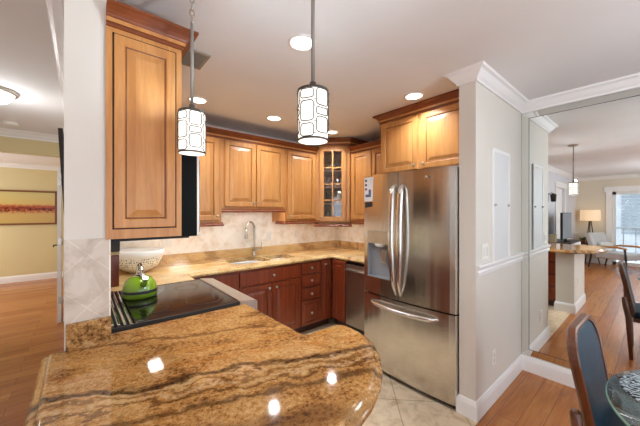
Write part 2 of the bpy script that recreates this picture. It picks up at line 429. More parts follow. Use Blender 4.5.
def obj(name, bm, mats, parent=None, label=None, cat=None, group=None, kind=None, loc=None, fix=True):
    if fix: bmesh.ops.recalc_face_normals(bm, faces=bm.faces[:])
    me = bpy.data.meshes.new(name); 
    if loc is not None: bmesh.ops.translate(bm, verts=bm.verts[:], vec=-Vector(loc))
    bm.to_mesh(me); bm.free()
    for m in (mats if isinstance(mats, (list, tuple)) else [mats]): me.materials.append(m)
    o = bpy.data.objects.new(name, me); COL.objects.link(o)
    if loc is not None: o.location = loc
    if parent: o.parent = parent
    for k, v in (('label', label), ('category', cat), ('group', group), ('kind', kind)):
        if v: o[k] = v
    return o
def thing(name, label, cat, loc=(0, 0, 0), rz=0, group=None):
    o = bpy.data.objects.new(name, None); COL.objects.link(o); o.empty_display_size = .1
    o.location = loc; o.rotation_euler = (0, 0, rz); o['label'] = label; o['category'] = cat
    if group: o['group'] = group
    return o
def copy_tree(o, parent=None):
    c = o.copy(); COL.objects.link(c)
    if parent: c.parent = parent
    for ch in list(o.children): copy_tree(ch, c)
    return c
def struct(name, bm, mats, parent=None): return obj(name, bm, mats, parent, kind='structure')
def sbox(name, *a, m=None, bev=0):
    b = bm_(); box(b, *a, bev=bev); return struct(name, b, m)

# ------------------------------------------------------------------ setting
SY, FX = 3.32, 3.14            # sink wall face, fridge / mirror wall face
sbox('floor', -5.3, 3.3, -3.2, 8.8, -.1, 0, m=M_floor)
sbox('floor_kitchen', .09, FX, .80, SY, 0, .003, m=M_ftile)
sbox('ceiling', -5.3, 3.3, -3.2, 8.8, CEIL, CEIL+.1, m=M_ceil)
sbox('wall_range', -.05, .09, 1.50, 5.1, 0, CEIL, m=M_wall)
sbox('wall_sink', .09, 3.26, SY, SY+.12, 0, CEIL, m=M_wall)
sbox('wall_fridge', FX, FX+.12, -3.1, SY, 0, CEIL, m=M_wall)
sbox('wall_partition', 2.11, FX, .816, .93, 0, CEIL, m=M_wall)
sbox('wall_post_tile', -.05, .092, 1.494, 1.50, 1.02, 1.35, m=M_ctile)
sbox('wall_backsplash_sink', .10, FX-.01, SY-.012, SY, 1.01, 1.52, m=M_btile)
sbox('wall_backsplash_fridge', FX-.012, FX, 1.83, SY-.012, 1.01, 1.42, m=M_btiley)
sbox('wall_backsplash_range', .09, .098, 1.50, SY, .93, 1.40, m=M_btiley)
# hall and far room
sbox('wall_hall', -1.27, -1.15, 1.55, 5.1, 0, CEIL, m=M_wall)
sbox('wall_far', -3.1, 1.0, 8.6, 8.72, 0, CEIL, m=M_hall)
sbox('wall_far_right', .9, 1.0, 5.22, 8.6, 0, CEIL, m=M_hall)
sbox('wall_header', -1.15, -.05, 5.1, 5.22, 2.195, CEIL, m=M_hall)
sbox('trim_5', -.175, -.05, 5.075, 5.10, 0, 2.2, m=M_trim)
b = bm_(); box(b, -3.1, -1.15, 5.1, 5.22, 0, CEIL); box(b, -.05, 1.0, 5.1, 5.22, 0, CEIL); struct('wall_far_near', b, M_hall)
b = bm_(); box(b, -3.1, -3.0, 5.22, 6.0, 0, CEIL); box(b, -3.1, -3.0, 8.0, 8.6, 0, CEIL); box(b, -3.1, -3.0, 6.0, 8.0, 0, .6); box(b, -3.1, -3.0, 6.0, 8.0, 2.2, CEIL); struct('wall_far_left', b, M_hall)
# great room
b = bm_(); box(b, -5.1, -3.35, 1.55, 1.67, 0, CEIL); box(b, -2.4, -1.27, 1.55, 1.67, 0, CEIL); box(b, -3.35, -2.4, 1.55, 1.67, 2.06, CEIL); struct('wall_living_north', b, M_coolwall)
b = bm_(); box(b, -5.12, -5.0, .80, 1.55, 0, CEIL); box(b, -5.12, -5.0, -3.1, -1.2, 0, CEIL); box(b, -5.12, -5.0, -1.2, .80, 2.02, CEIL); struct('wall_living_west', b, M_beige)
b = bm_(); box(b, -5.12, -3.9, -3.12, -3.0, 0, CEIL); box(b, 2.7, 3.26, -3.12, -3.0, 0, CEIL); box(b, -3.9, 2.7, -3.12, -3.0, 2.2, CEIL); struct('wall_dining', b, M_wall)
CROWN = [(0, -.085), (.012, -.085), (.014, -.07), (.03, -.055), (.055, -.022), (.072, -.014), (.078, 0), (0, 0)]
def crown(n, path):
    b = bm_(); sweep(b, path, CROWN, z=CEIL); struct(f'trim_{n}', b, M_trim)
crown(1, [(2.38, .93), (2.11, .93), (2.11, .816), (FX, .816), (FX, -3.0)])
crown(2, [(.09, 1.50), (-.05, 1.50), (-.05, 5.1), (-1.15, 5.1), (-1.15, 1.55)][::-1])
crown(3, [(-5.0, -3.0), (-5.0, 1.55), (-1.27, 1.55)])
crown(4, [(-3.0, 8.6), (.9, 8.6)])
BASE = [(0, 0), (.016, 0), (.016, .10), (.012, .115), (.006, .13), (0, .135)]
def baseboard(side, path):
    b = bm_(); sweep(b, path, BASE); struct(f'baseboard_{side}', b, M_trim)
baseboard('partition', [(2.2, .93), (2.11, .93), (2.11, .816), (FX, .816), (FX, -3.0)])
baseboard('far', [(-3.0, 8.6), (.9, 8.6)])
baseboard('hall', [(-.05, 5.0), (-.05, 1.5)])
baseboard('living', [(-5.0, .9), (-5.0, 1.55), (-3.5, 1.55)])
b = bm_(); sweep(b, [(2.11, .816), (FX, .816)], [(0, -.075), (.014, -.075), (.018, -.05), (.012, -.04), (.026, -.012), (.022, 0), (0, 0)], z=1.085)
struct('trim_chair_rail', b, M_trim)
# half wall under the peninsula
sbox('wall_peninsula', -.03, .85, .765, .975, 0, .866, m=M_wall)
baseboard('peninsula', [(-.03, .765), (.85, .765), (.85, .975), (.76, .975)])
# doors and windows
b = bm_()
for a in ((-2.4, -2.28), (-3.47, -3.35)): box(b, a[0], a[1], 1.53, 1.552, 0, 2.06)
box(b, -3.5, -2.25, 1.525, 1.552, 2.06, 2.19)
d1 = struct('door_1', b, M_trim)
b = bm_(); box(b, -3.35, -2.4, 1.60, 1.635, 0, 2.06); 
for z0, z1 in ((.15, .95), (1.05, 1.95)):
    for x0, x1 in ((-3.27, -2.93), (-2.83, -2.48)): rings(b, [rect(x0, x1, z0, z1, i, 1.60+d) for i, d in ((0, 0), (.01, .006), (.03, .008), (.05, .001))], cap0=False)
struct('door_leaf', b, M_trim, d1)
b = bm_()
box(b, -5.0, -4.978, .80, .92, 0, 2.02); box(b, -5.0, -4.978, -1.32, -1.2, 0, 2.02); box(b, -5.0, -4.97, -1.36, .96, 2.02, 2.16)
w1 = struct('window_1', b, M_trim)
b = bm_()
for y0, y1 in ((-.22, .80), (-1.2, -.18)):
    for a in ((y0, y0+.07), (y1-.07, y1)): box(b, -5.09, -5.05, a[0], a[1], 0, 2.02)
    box(b, -5.09, -5.05, y0, y1, 0, .09); box(b, -5.09, -5.05, y0, y1, 1.94, 2.02)
struct('window_sash', b, M_trim, w1)
b = bm_(); box(b, -5.072, -5.068, -1.15, .75, .09, 1.94); struct('window_pane', b, M_glass, w1)
b = bm_()
for x in (-3.9, -2.27, -.6, 1.07, 2.64): box(b, x, x+.06, -3.09, -3.03, 0, 2.2)
box(b, -3.9, 2.7, -3.09, -3.03, 2.12, 2.2); box(b, -3.9, 2.7, -3.09, -3.03, 0, .06)
struct('window_2', b, M_trim)  # unseen dining glazing, put in as an opening for the frontal fill
b = bm_(); box(b, -3.06, -3.03, 6.0, 6.06, .6, 2.2); box(b, -3.06, -3.03, 7.94, 8.0, .6, 2.2); box(b, -3.06, -3.03, 6.97, 7.03, .6, 2.2); box(b, -3.06, -3.03, 6.0, 8.0, .6, .66); box(b, -3.06, -3.03, 6.0, 8.0, 2.14, 2.2)
struct('window_3', b, M_trim)

# ------------------------------------------------------------------ cabinets
def knob(door, x, z, y=-.02):
    b = bm_(); lathe(b, [(.006, 0), (.005, .012), (.008, .016), (.0145, .020), (.016, .025), (.012, .030), (.0, .032)], 16, (x, y, z), 'y')
    return obj('knob', b, M_nickel, door)
CCROWN = [(0, 0), (.010, 0), (.010, .014), (.015, .016), (.015, .033), (.020, .037), (.023, .043), (.034, .055), (.054, .067), (.062, .070), (.062, .082), (0, .082)]
CMIS = [0, 0, 0, 1, 0, 0, 0, 0, 0, 0, 0, 0]
RAIL = [(0, 0), (.012, 0), (.022, .008), (.022, .016), (.014, .024), (.010, .040), (0, .040)]
def upper(label, loc, rz, w, d, z0, z1, doors, group=None, crown_path=None, rail_path=None, ktop=False, rail_m=None):
    """local frame: x along the face, y into the wall, front face at y=0; z0,z1 body"""
    t = thing('wall_cabinet', label, 'cabinet', (loc[0], loc[1], z0), rz, group)
    h = z1-z0
    b = bm_(); box(b, 0, w, 0, d, 0, h); obj('body', b, M_maple, t)
    for (x0, x1, kx) in doors:
        b = bm_(); raised(b, x0, x1, .035, h-.012); dr = obj('door', b, [M_maple, M_mapled], t)
        if kx is not None: knob(dr, kx, .035+.04)
    b = bm_(); sweep(b, crown_path or [(0, 0), (w, 0)], CCROWN, mis=CMIS, z=h); obj('crown', b, [M_crown, M_maple], t)
    b = bm_(); sweep(b, rail_path or [(0, 0), (w, 0)], RAIL, z=-.030); obj('light_rail', b, rail_m or M_crown, t)
    return t
UF = 2.99; UD = SY-.012-UF
upper('honey maple wall cabinet beside the microwave, left end of the sink wall', (.42, UF), 0, .727, UD, 1.34, 2.245, [(.02, .36, None), (.375, .695, .67)], rail_path=[(0, 0), (.727, 0), (.727, .2)])
upper('short two-door honey maple wall cabinet above the sink and faucet', (1.149, UF), 0, .80, UD, 1.485, 2.245, [(.03, .392, .365), (.402, .775, .43)])
upper('tall single-door honey maple wall cabinet left of the glass-fronted corner cabinet', (1.951, UF), 0, .495, UD, 1.335, 2.245, [(.03, .47, .058)], rail_path=[(0, .2), (0, 0), (.495, 0)])
upper('honey maple wall cabinet between the glass-fronted corner cabinet and the refrigerator', (2.79, 2.66), -PI/2, .76, FX-.012-2.79, 1.335, 2.245, [(.03, .36, .335), (.375, .73, .40)])
t = upper('two-door maple cabinet right above the steel refrigerator', (2.40, 1.86), -PI/2, .925, FX-2.40, 1.822, 2.375, [(.02, .432, .40), (.465, .885, .50)], crown_path=[(0, .35), (0, 0), (.925, 0)], rail_path=[(.0, .0), (.925, 0)], rail_m=M_maple)
# cabinet over the microwave with its decorated end panel
t = thing('wall_cabinet', 'nearest maple wall cabinet with large raised end panel beside the pale post', 'cabinet', (.098, 1.49, 1.345))
b = bm_(); box(b, 0, .276, .016, .122, 0, .90); box(b, 0, .276, .122, .875, .425, .90); obj('body', b, M_maple, t)
R = [(-.001, 0, 0), (.022, 0, 0), (.022, .012, 2), (.0275, .012, 2), (.0275, -.006, 0), (.030, -.008, 0), (.063, -.008, 0), (.068, -.001, 0), (.073, .001, 1), (.080, 0, 0), (.107, -.008, 0)]
b = bm_()
xl, xr = -.017, .276
def prect(i, d): return [(xl+i, d, i+.018*(i > .01)), (xr-i, d, i+.018*(i > .01)), (xr-i, d, .90-i+.002), (xl+i, d, .90-i+.002)]
rings(b, [prect(i, d) for i, d, _ in R], [m for _, _, m in R[1:]], cap0=False)
obj('end_panel', b, [M_maple, M_mapled, M_gap], t)
for y0, y1 in ((.13, .495), (.505, .868)):
    b = bm_(); raised(b, y0, y1, .445, .885)
    bmesh.ops.transform(b, matrix=Matrix(((0, -1, 0, .276), (1, 0, 0, 0), (0, 0, 1, 0), (0, 0, 0, 1))), verts=b.verts[:])
    obj('door', b, [M_maple, M_mapled], t)
b = bm_(); sweep(b, [(-.017, 0), (.276, 0), (.276, .875)], CCROWN, mis=CMIS, z=.90); obj('crown', b, [M_crown, M_maple], t)
# glass-fronted corner cabinet
P = [(2.448, 2.99), (2.77, 2.668), (3.12, 2.668), (3.12, 3.30), (2.448, 3.30)]
t = thing('corner_cabinet', 'taller maple corner cabinet with glass-paned door', 'cabinet', (2.448, 2.99, 1.30), -PI/4)
fl = .4554
def loc45(p): return ((p[0]-2.448)*math.cos(PI/4)-(p[1]-2.99)*math.sin(PI/4), (p[0]-2.448)*math.sin(PI/4)+(p[1]-2.99)*math.cos(PI/4))
Q = [loc45(p) for p in P]
CHt = 1.072
b = bm_()
for i in range(1, 5):      # side, wall, wall, side panels
    p, q = Vector(Q[i]), Vector(Q[(i+1) % 5]); d = (q-p).normalized(); nn = Vector((-d.y, d.x))*.012
    prism(b, [tuple(p), tuple(q), tuple(q+nn), tuple(p+nn)], 0, CHt)
prism(b, Q, 0, .02); prism(b, Q, CHt-.02, CHt)
box(b, 0, .055, 0, .02, 0, CHt); box(b, fl-.055, fl, 0, .02, 0, CHt); box(b, 0, fl, 0, .02, 0, .05); box(b, 0, fl, 0, .02, CHt-.05, CHt)
obj('body', b, M_maple, t)
SHZ = [.05, .265, .49, .715]
Qi = [(Q[0][0]+.03, .03), (Q[1][0]-.03, .03), (Q[2][0]-.03, Q[2][1]), (Q[3][0], Q[3][1]-.03), (Q[4][0]+.03, Q[4][1])]
for z in SHZ[1:]:
    b = bm_(); prism(b, Qi, z, z+.015); obj('shelf', b, M_maple, t)
b = bm_()
dx0, dx1, dz0, dz1 = .05, fl-.05, .035, CHt-.03
box(b, dx0, dx0+.06, -.02, 0, dz0, dz1, bev=.003); box(b, dx1-.06, dx1, -.02, 0, dz0, dz1, bev=.003)
box(b, dx0+.06, dx1-.06, -.02, 0, dz0, dz0+.065, bev=.003); box(b, dx0+.06, dx1-.06, -.02, 0, dz1-.065, dz1, bev=.003)
xm = (dx0+dx1)/2; box(b, xm-.009, xm+.009, -.016, -.002, dz0+.06, dz1-.06)
for k in (1, 2, 3):
    zz = dz0+.065+(dz1-dz0-.13)*k/4; box(b, dx0+.06, dx1-.06, -.0155, -.0025, zz-.009, zz+.009)
dr = obj('door', b, M_maple, t)
b = bm_(); box(b, dx0+.055, dx1-.055, -.008, -.005, dz0+.06, dz1-.06); obj('glass_pane', b, M_glass, dr)
knob(dr, dx0+.03, dz0+.04)
b = bm_(); sweep(b, [(-.12, .12), (0, 0), (fl, 0), (fl+.25, .25)], CCROWN, mis=CMIS, z=CHt-.005); obj('crown', b, [M_crown, M_maple], t)
b = bm_(); sweep(b, [(-.02, .02), (0, 0), (fl, 0), (fl+.02, .02)], RAIL, z=-.038); obj('light_rail', b, M_crown, t)
def w45(u, v): # local of corner cabinet to world
    c = math.cos(-PI/4); s = math.sin(-PI/4); return (2.448+u*c-v*s, 2.99+u*s+v*c)
def tumbler(lbl, u, v, z, r, h, m=None, cat='glass', name='drinking_glass'):
    b = bm_(); lathe(b, [(0, 0), (r*.8, 0), (r, h), (r-.003, h), (r*.8-.003, .006), (0, .006)], 18, cap=False)
    x, y = w45(u, v)
    o = obj(name, b, m or M_glass, label=lbl, cat=cat); o.location = (x, y, z)
ZB = 1.30
gz = [ZB+.0202, ZB+SHZ[1]+.0152, ZB+SHZ[2]+.0152, ZB+SHZ[3]+.0152]
M_glass2 = glass('frosted_glassware', (.75, .78, .8), .9, .1)
tumbler('clear stemless glass on the top shelf of the corner cabinet, left side', .165, .10, gz[3], .034, .11, M_glass2)
tumbler('clear stemless glass on the top shelf of the corner cabinet, right side', .30, .11, gz[3], .036, .10, M_glass2)
tumbler('tall clear glass on the third shelf of the corner cabinet, left side', .16, .09, gz[2], .03, .15, M_glass2)
tumbler('clear glass on the third shelf of the corner cabinet, right side', .295, .10, gz[2], .035, .12, M_glass2)
tumbler('dark green glass vase on the second shelf of the corner cabinet', .17, .11, gz[1], .04, .16, plain('olive_glass', (60, 66, 44), .2), 'vase', 'glass_vase')
b = bm_(); lathe(b, [(0, 0), (.028, 0), (.028, .10), (.012, .125), (.012, .15), (.016, .152), (.016, .165), (0, .165)], 18, cap=False)
o = obj('white_bottle', b, M_ceramic, label='small white bottle behind the glass of the corner cabinet', cat='bottle'); o.location = (*w45(.30, .10), gz[1])
tumbler('blue pot on the bottom shelf of the corner cabinet', .30, .12, gz[0], .05, .13, M_blueglass, 'pot', 'blue_pot')
tumbler('olive green jar on the bottom shelf of the corner cabinet', .165, .12, gz[0], .045, .15, plain('olive_jar_glaze', (84, 84, 52), .3), 'jar', 'green_jar')

# base cabinets: front face at Y=2.71, z .10-.872
def base(label, loc, rz, w, d, fronts, toe=True, group=None, kind_='base_cabinet'):
    t = thing(kind_, label, 'cabinet', (loc[0], loc[1], 0), rz, group)
    b = bm_(); box(b, 0, w, 0, .018, .10, .864); box(b, 0, .018, .018, d, .10, .864); box(b, w-.018, w, .018, d, .10, .864); box(b, .018, w-.018, d-.01, d, .10, .864); box(b, .018, w-.018, .018, d-.01, .10, .118); obj('body', b, M_cherry, t)
    if toe:
        b = bm_(); box(b, 0, w, .06, d, .003, .10); obj('toe_kick', b, M_toe, t)
    for typ, x0, x1, z0, z1, kn in fronts:
        b = bm_()
        if typ == 'door': raised(b, x0, x1, z0, z1, k=min(1, (x1-x0)/.30))
        elif typ == 'panel': raised(b, x0, x1, z0, z1, k=.55)
        else: slab_front(b, x0, x1, z0, z1)
        dr = obj('door' if typ == 'door' else 'drawer', b, [M_cherry, M_cherryd], t)
        if kn: knob(dr, *kn)
    return t
BF = 2.71; BD = SY-.015-BF
base('dark cherry base cabinet in the corner by the stove, left of the sink cabinet', (.78, BF), 0, .42, BD, [('drawer', .02, .40, .70, .845, None), ('door', .02, .40, .115, .685, None)])
base('wide dark cherry sink base cabinet with two doors under one false drawer', (1.201, BF), 0, .775, BD, [('drawer', .018, .757, .70, .848, (.40, .775)), ('door', .018, .383, .115, .685, (.345, .645)), ('door', .391, .757, .115, .685, (.432, .645))])
base('dark cherry base cabinet with a stack of four knobbed drawers', (1.977, BF), 0, .31, BD, [('drawer', .012, .298, .724, .848, (.148, .79)), ('drawer', .012, .298, .566, .710, (.148, .638)), ('drawer', .012, .298, .412, .552, (.148, .48)), ('panel', .012, .298, .115, .398, (.148, .25))])
base('narrow dark cherry base cabinet right of the four-drawer stack', (2.288, BF), 0, .19, BD, [('door', .010, .165, .115, .848, (.055, .805))])
base('dark cherry corner base cabinet left of the dishwasher', (2.48, 2.70), -PI/2, .262, FX-.015-2.48, [('door', .03, .25, .115, .848, None)])
base('dark cherry peninsula base cabinet with drawers facing the aisle', (.715, .982), PI/2, .62, .58, [('drawer', .012, .608, .70, .848, (.31, .77)), ('drawer', .012, .608, .51, .685, (.31, .60)), ('drawer', .012, .608, .32, .495, (.31, .41)), ('drawer', .012, .608, .115, .305, (.31, .21))])

# countertops
def ogee(e=1.): return [(0, .915), (.005*e, .9145), (.011*e, .911), (.013*e, .905), (.017*e, .902), (.026*e, .900), (.034*e, .893), (.036*e, .884), (.033*e, .875), (.026*e, .869), (0, .868)]
pen = [(-.08, 1.492), (-.08, .72), (-.072, .64), (-.04, .575), (.02, .53), (.10, .508), (.25, .503), (.40, .515), (.50, .532), (.577, .551), (.634, .566), (.718, .603), (.795, .653), (.877, .728), (.94, .814), (.960, .87), (.965, .93), (.965, .96), (.955, .985), (.93, .995), (.78, .996), (.757, 1.003), (.748, 1.03), (.745, 1.57), (.10, 1.57), (.098, 1.492)]
b = bm_(); slab(b, pen, ogee(), .868)
pc = obj('peninsula_countertop', b, M_gran, label='large golden granite peninsula countertop with a rounded end in the foreground', cat='countertop', loc=(.45, 1.0, .868))
b = bm_(); box(b, -.045, .098, 1.474, 1.4935, .9155, 1.02); bmesh.ops.translate(b, verts=b.verts[:], vec=(-.45, -1.0, -.868)); obj('upstand', b, M_grand, pc)
S1 = rrect(1.215, 1.665, 2.80, 3.19, (.10, .08, .12, .18), 7)
S2 = rrect(1.70, 2.02, 2.83, 3.13, (.06, .06, .06, .06), 7)
top = [(.12, SY-.04), (.12, 2.42), (.69, 2.42), (.715, 2.43), (.73, 2.45), (.735, 2.62), (.75, 2.68), (.79, 2.715)]
top = [(.105, SY-.03), (.105, 2.41), (.70, 2.41), (.706, 2.60), (.722, 2.665), (.76, 2.695), (.83, 2.705), (2.44, 2.705), (2.475, 2.70), (2.488, 2.66), (2.49, 1.865), (FX-.045, 1.865), (FX-.045, SY-.03)]
b = bm_(); slab(b, top, [(a*.8, z) for a, z in ogee()], .868, holes=(S1, S2))
sc_ = obj('sink_countertop', b, M_granl, label='pale golden granite countertop running along the sink wall and round the corner', cat='countertop', loc=(1.6, 3.0, .868))
b = bm_(); box(b, .105, FX-.014, SY-.034, SY-.013, .9155, 1.012); box(b, FX-.034, FX-.013, 1.85, SY-.034, .9155, 1.012)
bmesh.ops.translate(b, verts=b.verts[:], vec=(-1.6, -3.0, -.868)); obj('upstand', b, M_granl, sc_)
# sink
sk = thing('kitchen_sink', 'double-bowl stainless steel sink set under the pale granite', 'sink', (1.6, 3.0, .70))
M_sink = plain('sink_steel', (214, 214, 212), .35, .6, .02)
def bowl(nm, pts, depth):
    c = Vector((sum(p[0] for p in pts)/len(pts), sum(p[1] for p in pts)/len(pts)))
    def lp(s, z): return [(c.x+(p[0]-c.x)*s-1.6, c.y+(p[1]-c.y)*s-3.0, z-.70) for p in pts]
    b = bm_(); rings(b, [lp(1.06, .866), lp(1.0, .867), lp(.985, .85), lp(.95, .915-depth+.03), lp(.88, .915-depth), lp(.15, .915-depth-.004)], cap0=False, smooth=True)
    o = obj(nm, b, M_sink, sk)
    b = bm_(); lathe(b, [(.04, 0), (.038, .003), (.02, .002), (0, .0)], 18, (c.x-1.6, c.y-3.0, .915-depth-.70-.002), cap=False); obj('drain', b, M_chrome, o)
bowl('basin', S1, .20); bowl('basin', S2, .17)
# faucet
fc = thing('kitchen_faucet', 'tall gooseneck brushed nickel faucet behind the sink', 'faucet', (1.655, 3.235, .9152))
b = bm_(); lathe(b, [(.028, 0), (.028, .006), (.022, .012), (.020, .05), (.017, .055)], 20); obj('base', b, M_nickel, fc)
dirv = Vector((-.86, -.50, 0)).normalized(); R0 = .088; pts = [(0, 0, z) for z in (.05, .12, .2, .28, .335)]
for k in range(1, 12):
    a = PI*k/11*1.02; q = dirv*(R0-R0*math.cos(a)); pts.append((q.x, q.y, .335+R0*math.sin(a)))
b = bm_(); tube(b, pts, .0125, 12); obj('spout', b, M_nickel, fc)
e = Vector(pts[-1]); b = bm_(); tube(b, [e+Vector((0, 0, .005)), e+Vector((0, 0, -.03)), e+Vector((0, 0, -.09)), e+Vector((0, 0, -.105))], [.014, .015, .019, .016], 14); obj('spray_head', b, M_nickel, fc)
b = bm_(); tube(b, [(0.01, 0, .075), (.05, -.01, .078), (.085, -.014, .085)], [.011, .010, .009], 10); tube(b, [(.085, -.014, .085), (.093, -.014, .12), (.098, -.014, .165)], [.008, .0065, .006], 8); obj('lever', b, M_nickel, fc)
# wall plates
def plate(name, label, loc, rz, cat, w=.072, h=.116, rockers=1, group=None):
    t = thing(name, label, cat, loc, rz, group)
    b = bm_(); box(b, -w/2, w/2, -.006, 0, -h/2, h/2, bev=.002); obj('plate', b, M_white, t)
    for k in range(rockers):
        cx = (k-(rockers-1)/2)*.046
        b = bm_()
        if cat == 'switch': box(b, cx-.016, cx+.016, -.0095, -.0055, -.033, .033, bev=.002); obj('rocker', b, M_ceramic, t)
        else:
            for dz in (-.02, .02): box(b, cx-.015, cx+.015, -.008, -.0055, dz-.0145, dz+.0145, bev=.002)
            obj('socket', b, M_ceramic, t)
    return t
plate('wall_outlet', 'white outlet on the marble backsplash left of the faucet, near the bowl', (.695, SY-.0125, 1.15), 0, 'outlet', w=.10)
plate('wall_outlet', 'white outlet on the marble backsplash directly right of the faucet', (1.90, SY-.0125, 1.14), 0, 'outlet')
plate('wall_outlet', 'white outlet on the marble backsplash under the single-door cabinet', (2.37, SY-.0125, 1.15), 0, 'outlet')
plate('wall_switch', 'white double switch plate on the partition above the chair rail', (2.268, .8155, 1.17), 0, 'switch', w=.116, rockers=2)
plate('wall_outlet', 'white outlet low on the partition wall above the baseboard', (2.44, .8155, .335), 0, 'outlet')
plate('wall_outlet', 'white outlet on the side of the peninsula half wall, facing the dining area', (.55, .7645, .42), 0, 'outlet')

# range
rg = thing('kitchen_range', 'stainless slide-in range with a black glass cooktop', 'stove', (.10, 1.612, 0))
b = bm_(); box(b, 0, .635, 0, .748, .09, .905); obj('body', b, M_steelh, rg)
b = bm_(); box(b, .02, .60, .02, .73, .003, .09); obj('plinth', b, M_matblack, rg)
b = bm_(); box(b, .102, .628, .006, .742, .905, .922, bev=.003); ct = obj('cooktop', b, M_black, rg)
for cx, cy, r in ((.21, .19, .075), (.21, .55, .10), (.48, .19, .10), (.48, .55, .075)):
    b = bm_(); lathe(b, [(r, .0), (r, .0004), (r-.003, .0004), (r-.003, 0)], 40, (cx, cy, .922), cap=False); obj('burner_ring', b, M_darkgrey, ct)
for y0 in (-.002, .742):
    b = bm_(); box(b, .0, .630, y0, y0+.008, .903, .9235); obj('trim_strip', b, M_darkgrey, rg)
b = bm_(); box(b, 0, .100, .0, .748, .905, .914)
rv = obj('rear_vent', b, M_matblack, rg)
for k in range(4):
    b = bm_(); box(b, .004+.025*k, .018+.025*k, .01, .738, .914, .940-.004*k, bev=.004); obj('vent_bar', b, M_chrome, rv)
b = bm_(); prism(b, [(.630, .905), (.630, .925), (.638, .927), (.735, .913), (.745, .905), (.745, .80), (.635, .78)], -.002, .750, fn=lambda x, z, y: (x, y, z)); cp = obj('control_panel', b, M_steelh, rg)
for cy in (.10, .24, .51, .65):
    b = bm_(); lathe(b, [(.022, 0), (.020, .022), (.017, .026), (0, .027)], 18, (.745, cy, .852), 'x'); obj('knob', b, M_chrome, cp)
b = bm_(); box(b, .60, .672, .012, .736, .27, .775, bev=.006); od = obj('oven_door', b, M_steelh, rg)
b = bm_(); box(b, .672, .6735, .12, .63, .36, .66); obj('door_window', b, M_black, od)
b = bm_(); tube(b, [(.715, .06, .735), (.715, .69, .735)], .011, 12); box(b, .672, .715, .08, .10, .725, .745); box(b, .672, .715, .65, .67, .725, .745); obj('handle', b, M_chrome, od)
b = bm_(); box(b, .60, .668, .012, .736, .10, .26, bev=.006); obj('drawer', b, M_steelh, rg)
# microwave
mw = thing('microwave', 'black over-the-range microwave beyond the nearest maple cabinet', 'microwave', (.098, 1.615, 1.33))
b = bm_(); box(b, 0, .386, 0, .745, 0, .435, bev=.003); obj('body', b, M_blackmw, mw)
b = bm_(); box(b, .387, .399, 0, .745, 0, .435); obj('front_frame', b, M_steeld, mw)
b = bm_(); box(b, .399, .404, .01, .55, .02, .415); obj('door', b, M_black, mw)
b = bm_(); tube(b, [(.402, .57, .06), (.43, .57, .08), (.43, .57, .36), (.402, .57, .38)], .008, 8); obj('handle', b, M_chrome, mw)
b = bm_(); box(b, .03, .36, .05, .69, -.012, 0); obj('underside_grille', b, M_matblack, mw)
b = bm_(); box(b, .22, .29, .31, .44, -.015, -.0121); obj('task_lamp', b, M_lampdisc, mw)
area('hood_lamp', (.352, 1.99, 1.312), (0, 0, 0), .06, .11, .9, (1, .93, .84))

# refrigerator (local x runs toward -Y, front face -y = -X)
fr = thing('refrigerator', 'tall stainless french-door refrigerator with bottom freezer', 'refrigerator', (2.085, 1.818, 0), -PI/2)
FW = .882
def bow(x): return -.030*(1-(2*x/FW-1)**2)
def bowbox(bm, x0, x1, z0, z1, y1=.06, n=10, r0=0, r1=0):
    xs = [x0+(x1-x0)*k/n for k in range(n+1)]
    poly = [(x, bow(x)) for x in xs]
    if r0: poly[0] = (x0+.001, poly[0][1]+r0); poly.insert(1, (x0+r0*.4, bow(x0)+.002))
    if r1: poly[-1] = (x1-.001, poly[-1][1]+r1); poly.insert(-1, (x1-r1*.4, bow(x1)+.002))
    prism(bm, poly+[(x1, y1), (x0, y1)], z0, z1)
b = bm_(); box(b, .006, FW-.006, .06, .80, .02, 1.775); obj('body', b, M_darkgrey, fr)
xs = .405
b = bm_(); bowbox(b, 0, .058, .712, 1.80, r0=.008); bowbox(b, .058, .318, .712, .862); bowbox(b, .058, .318, 1.285, 1.80); bowbox(b, .318, xs-.003, .712, 1.80)
dl = obj('left_door', b, M_fridge, fr)
b = bm_(); bowbox(b, xs+.003, FW, .712, 1.80, r1=.028); d_r = obj('right_door', b, M_fridge, fr)
b = bm_(); bowbox(b, 0, FW, .045, .700, n=16, r0=.008, r1=.028); dz = obj('freezer_drawer', b, M_fridge, fr)
b = bm_(); box(b, .01, FW-.01, .03, .70, .004, .045); obj('kick_grille', b, M_matblack, fr)
for x0 in (.02, FW-.10):
    b = bm_(); box(b, x0, x0+.08, .06, .2, 1.775, 1.80); obj('hinge_cover', b, M_darkgrey, fr)
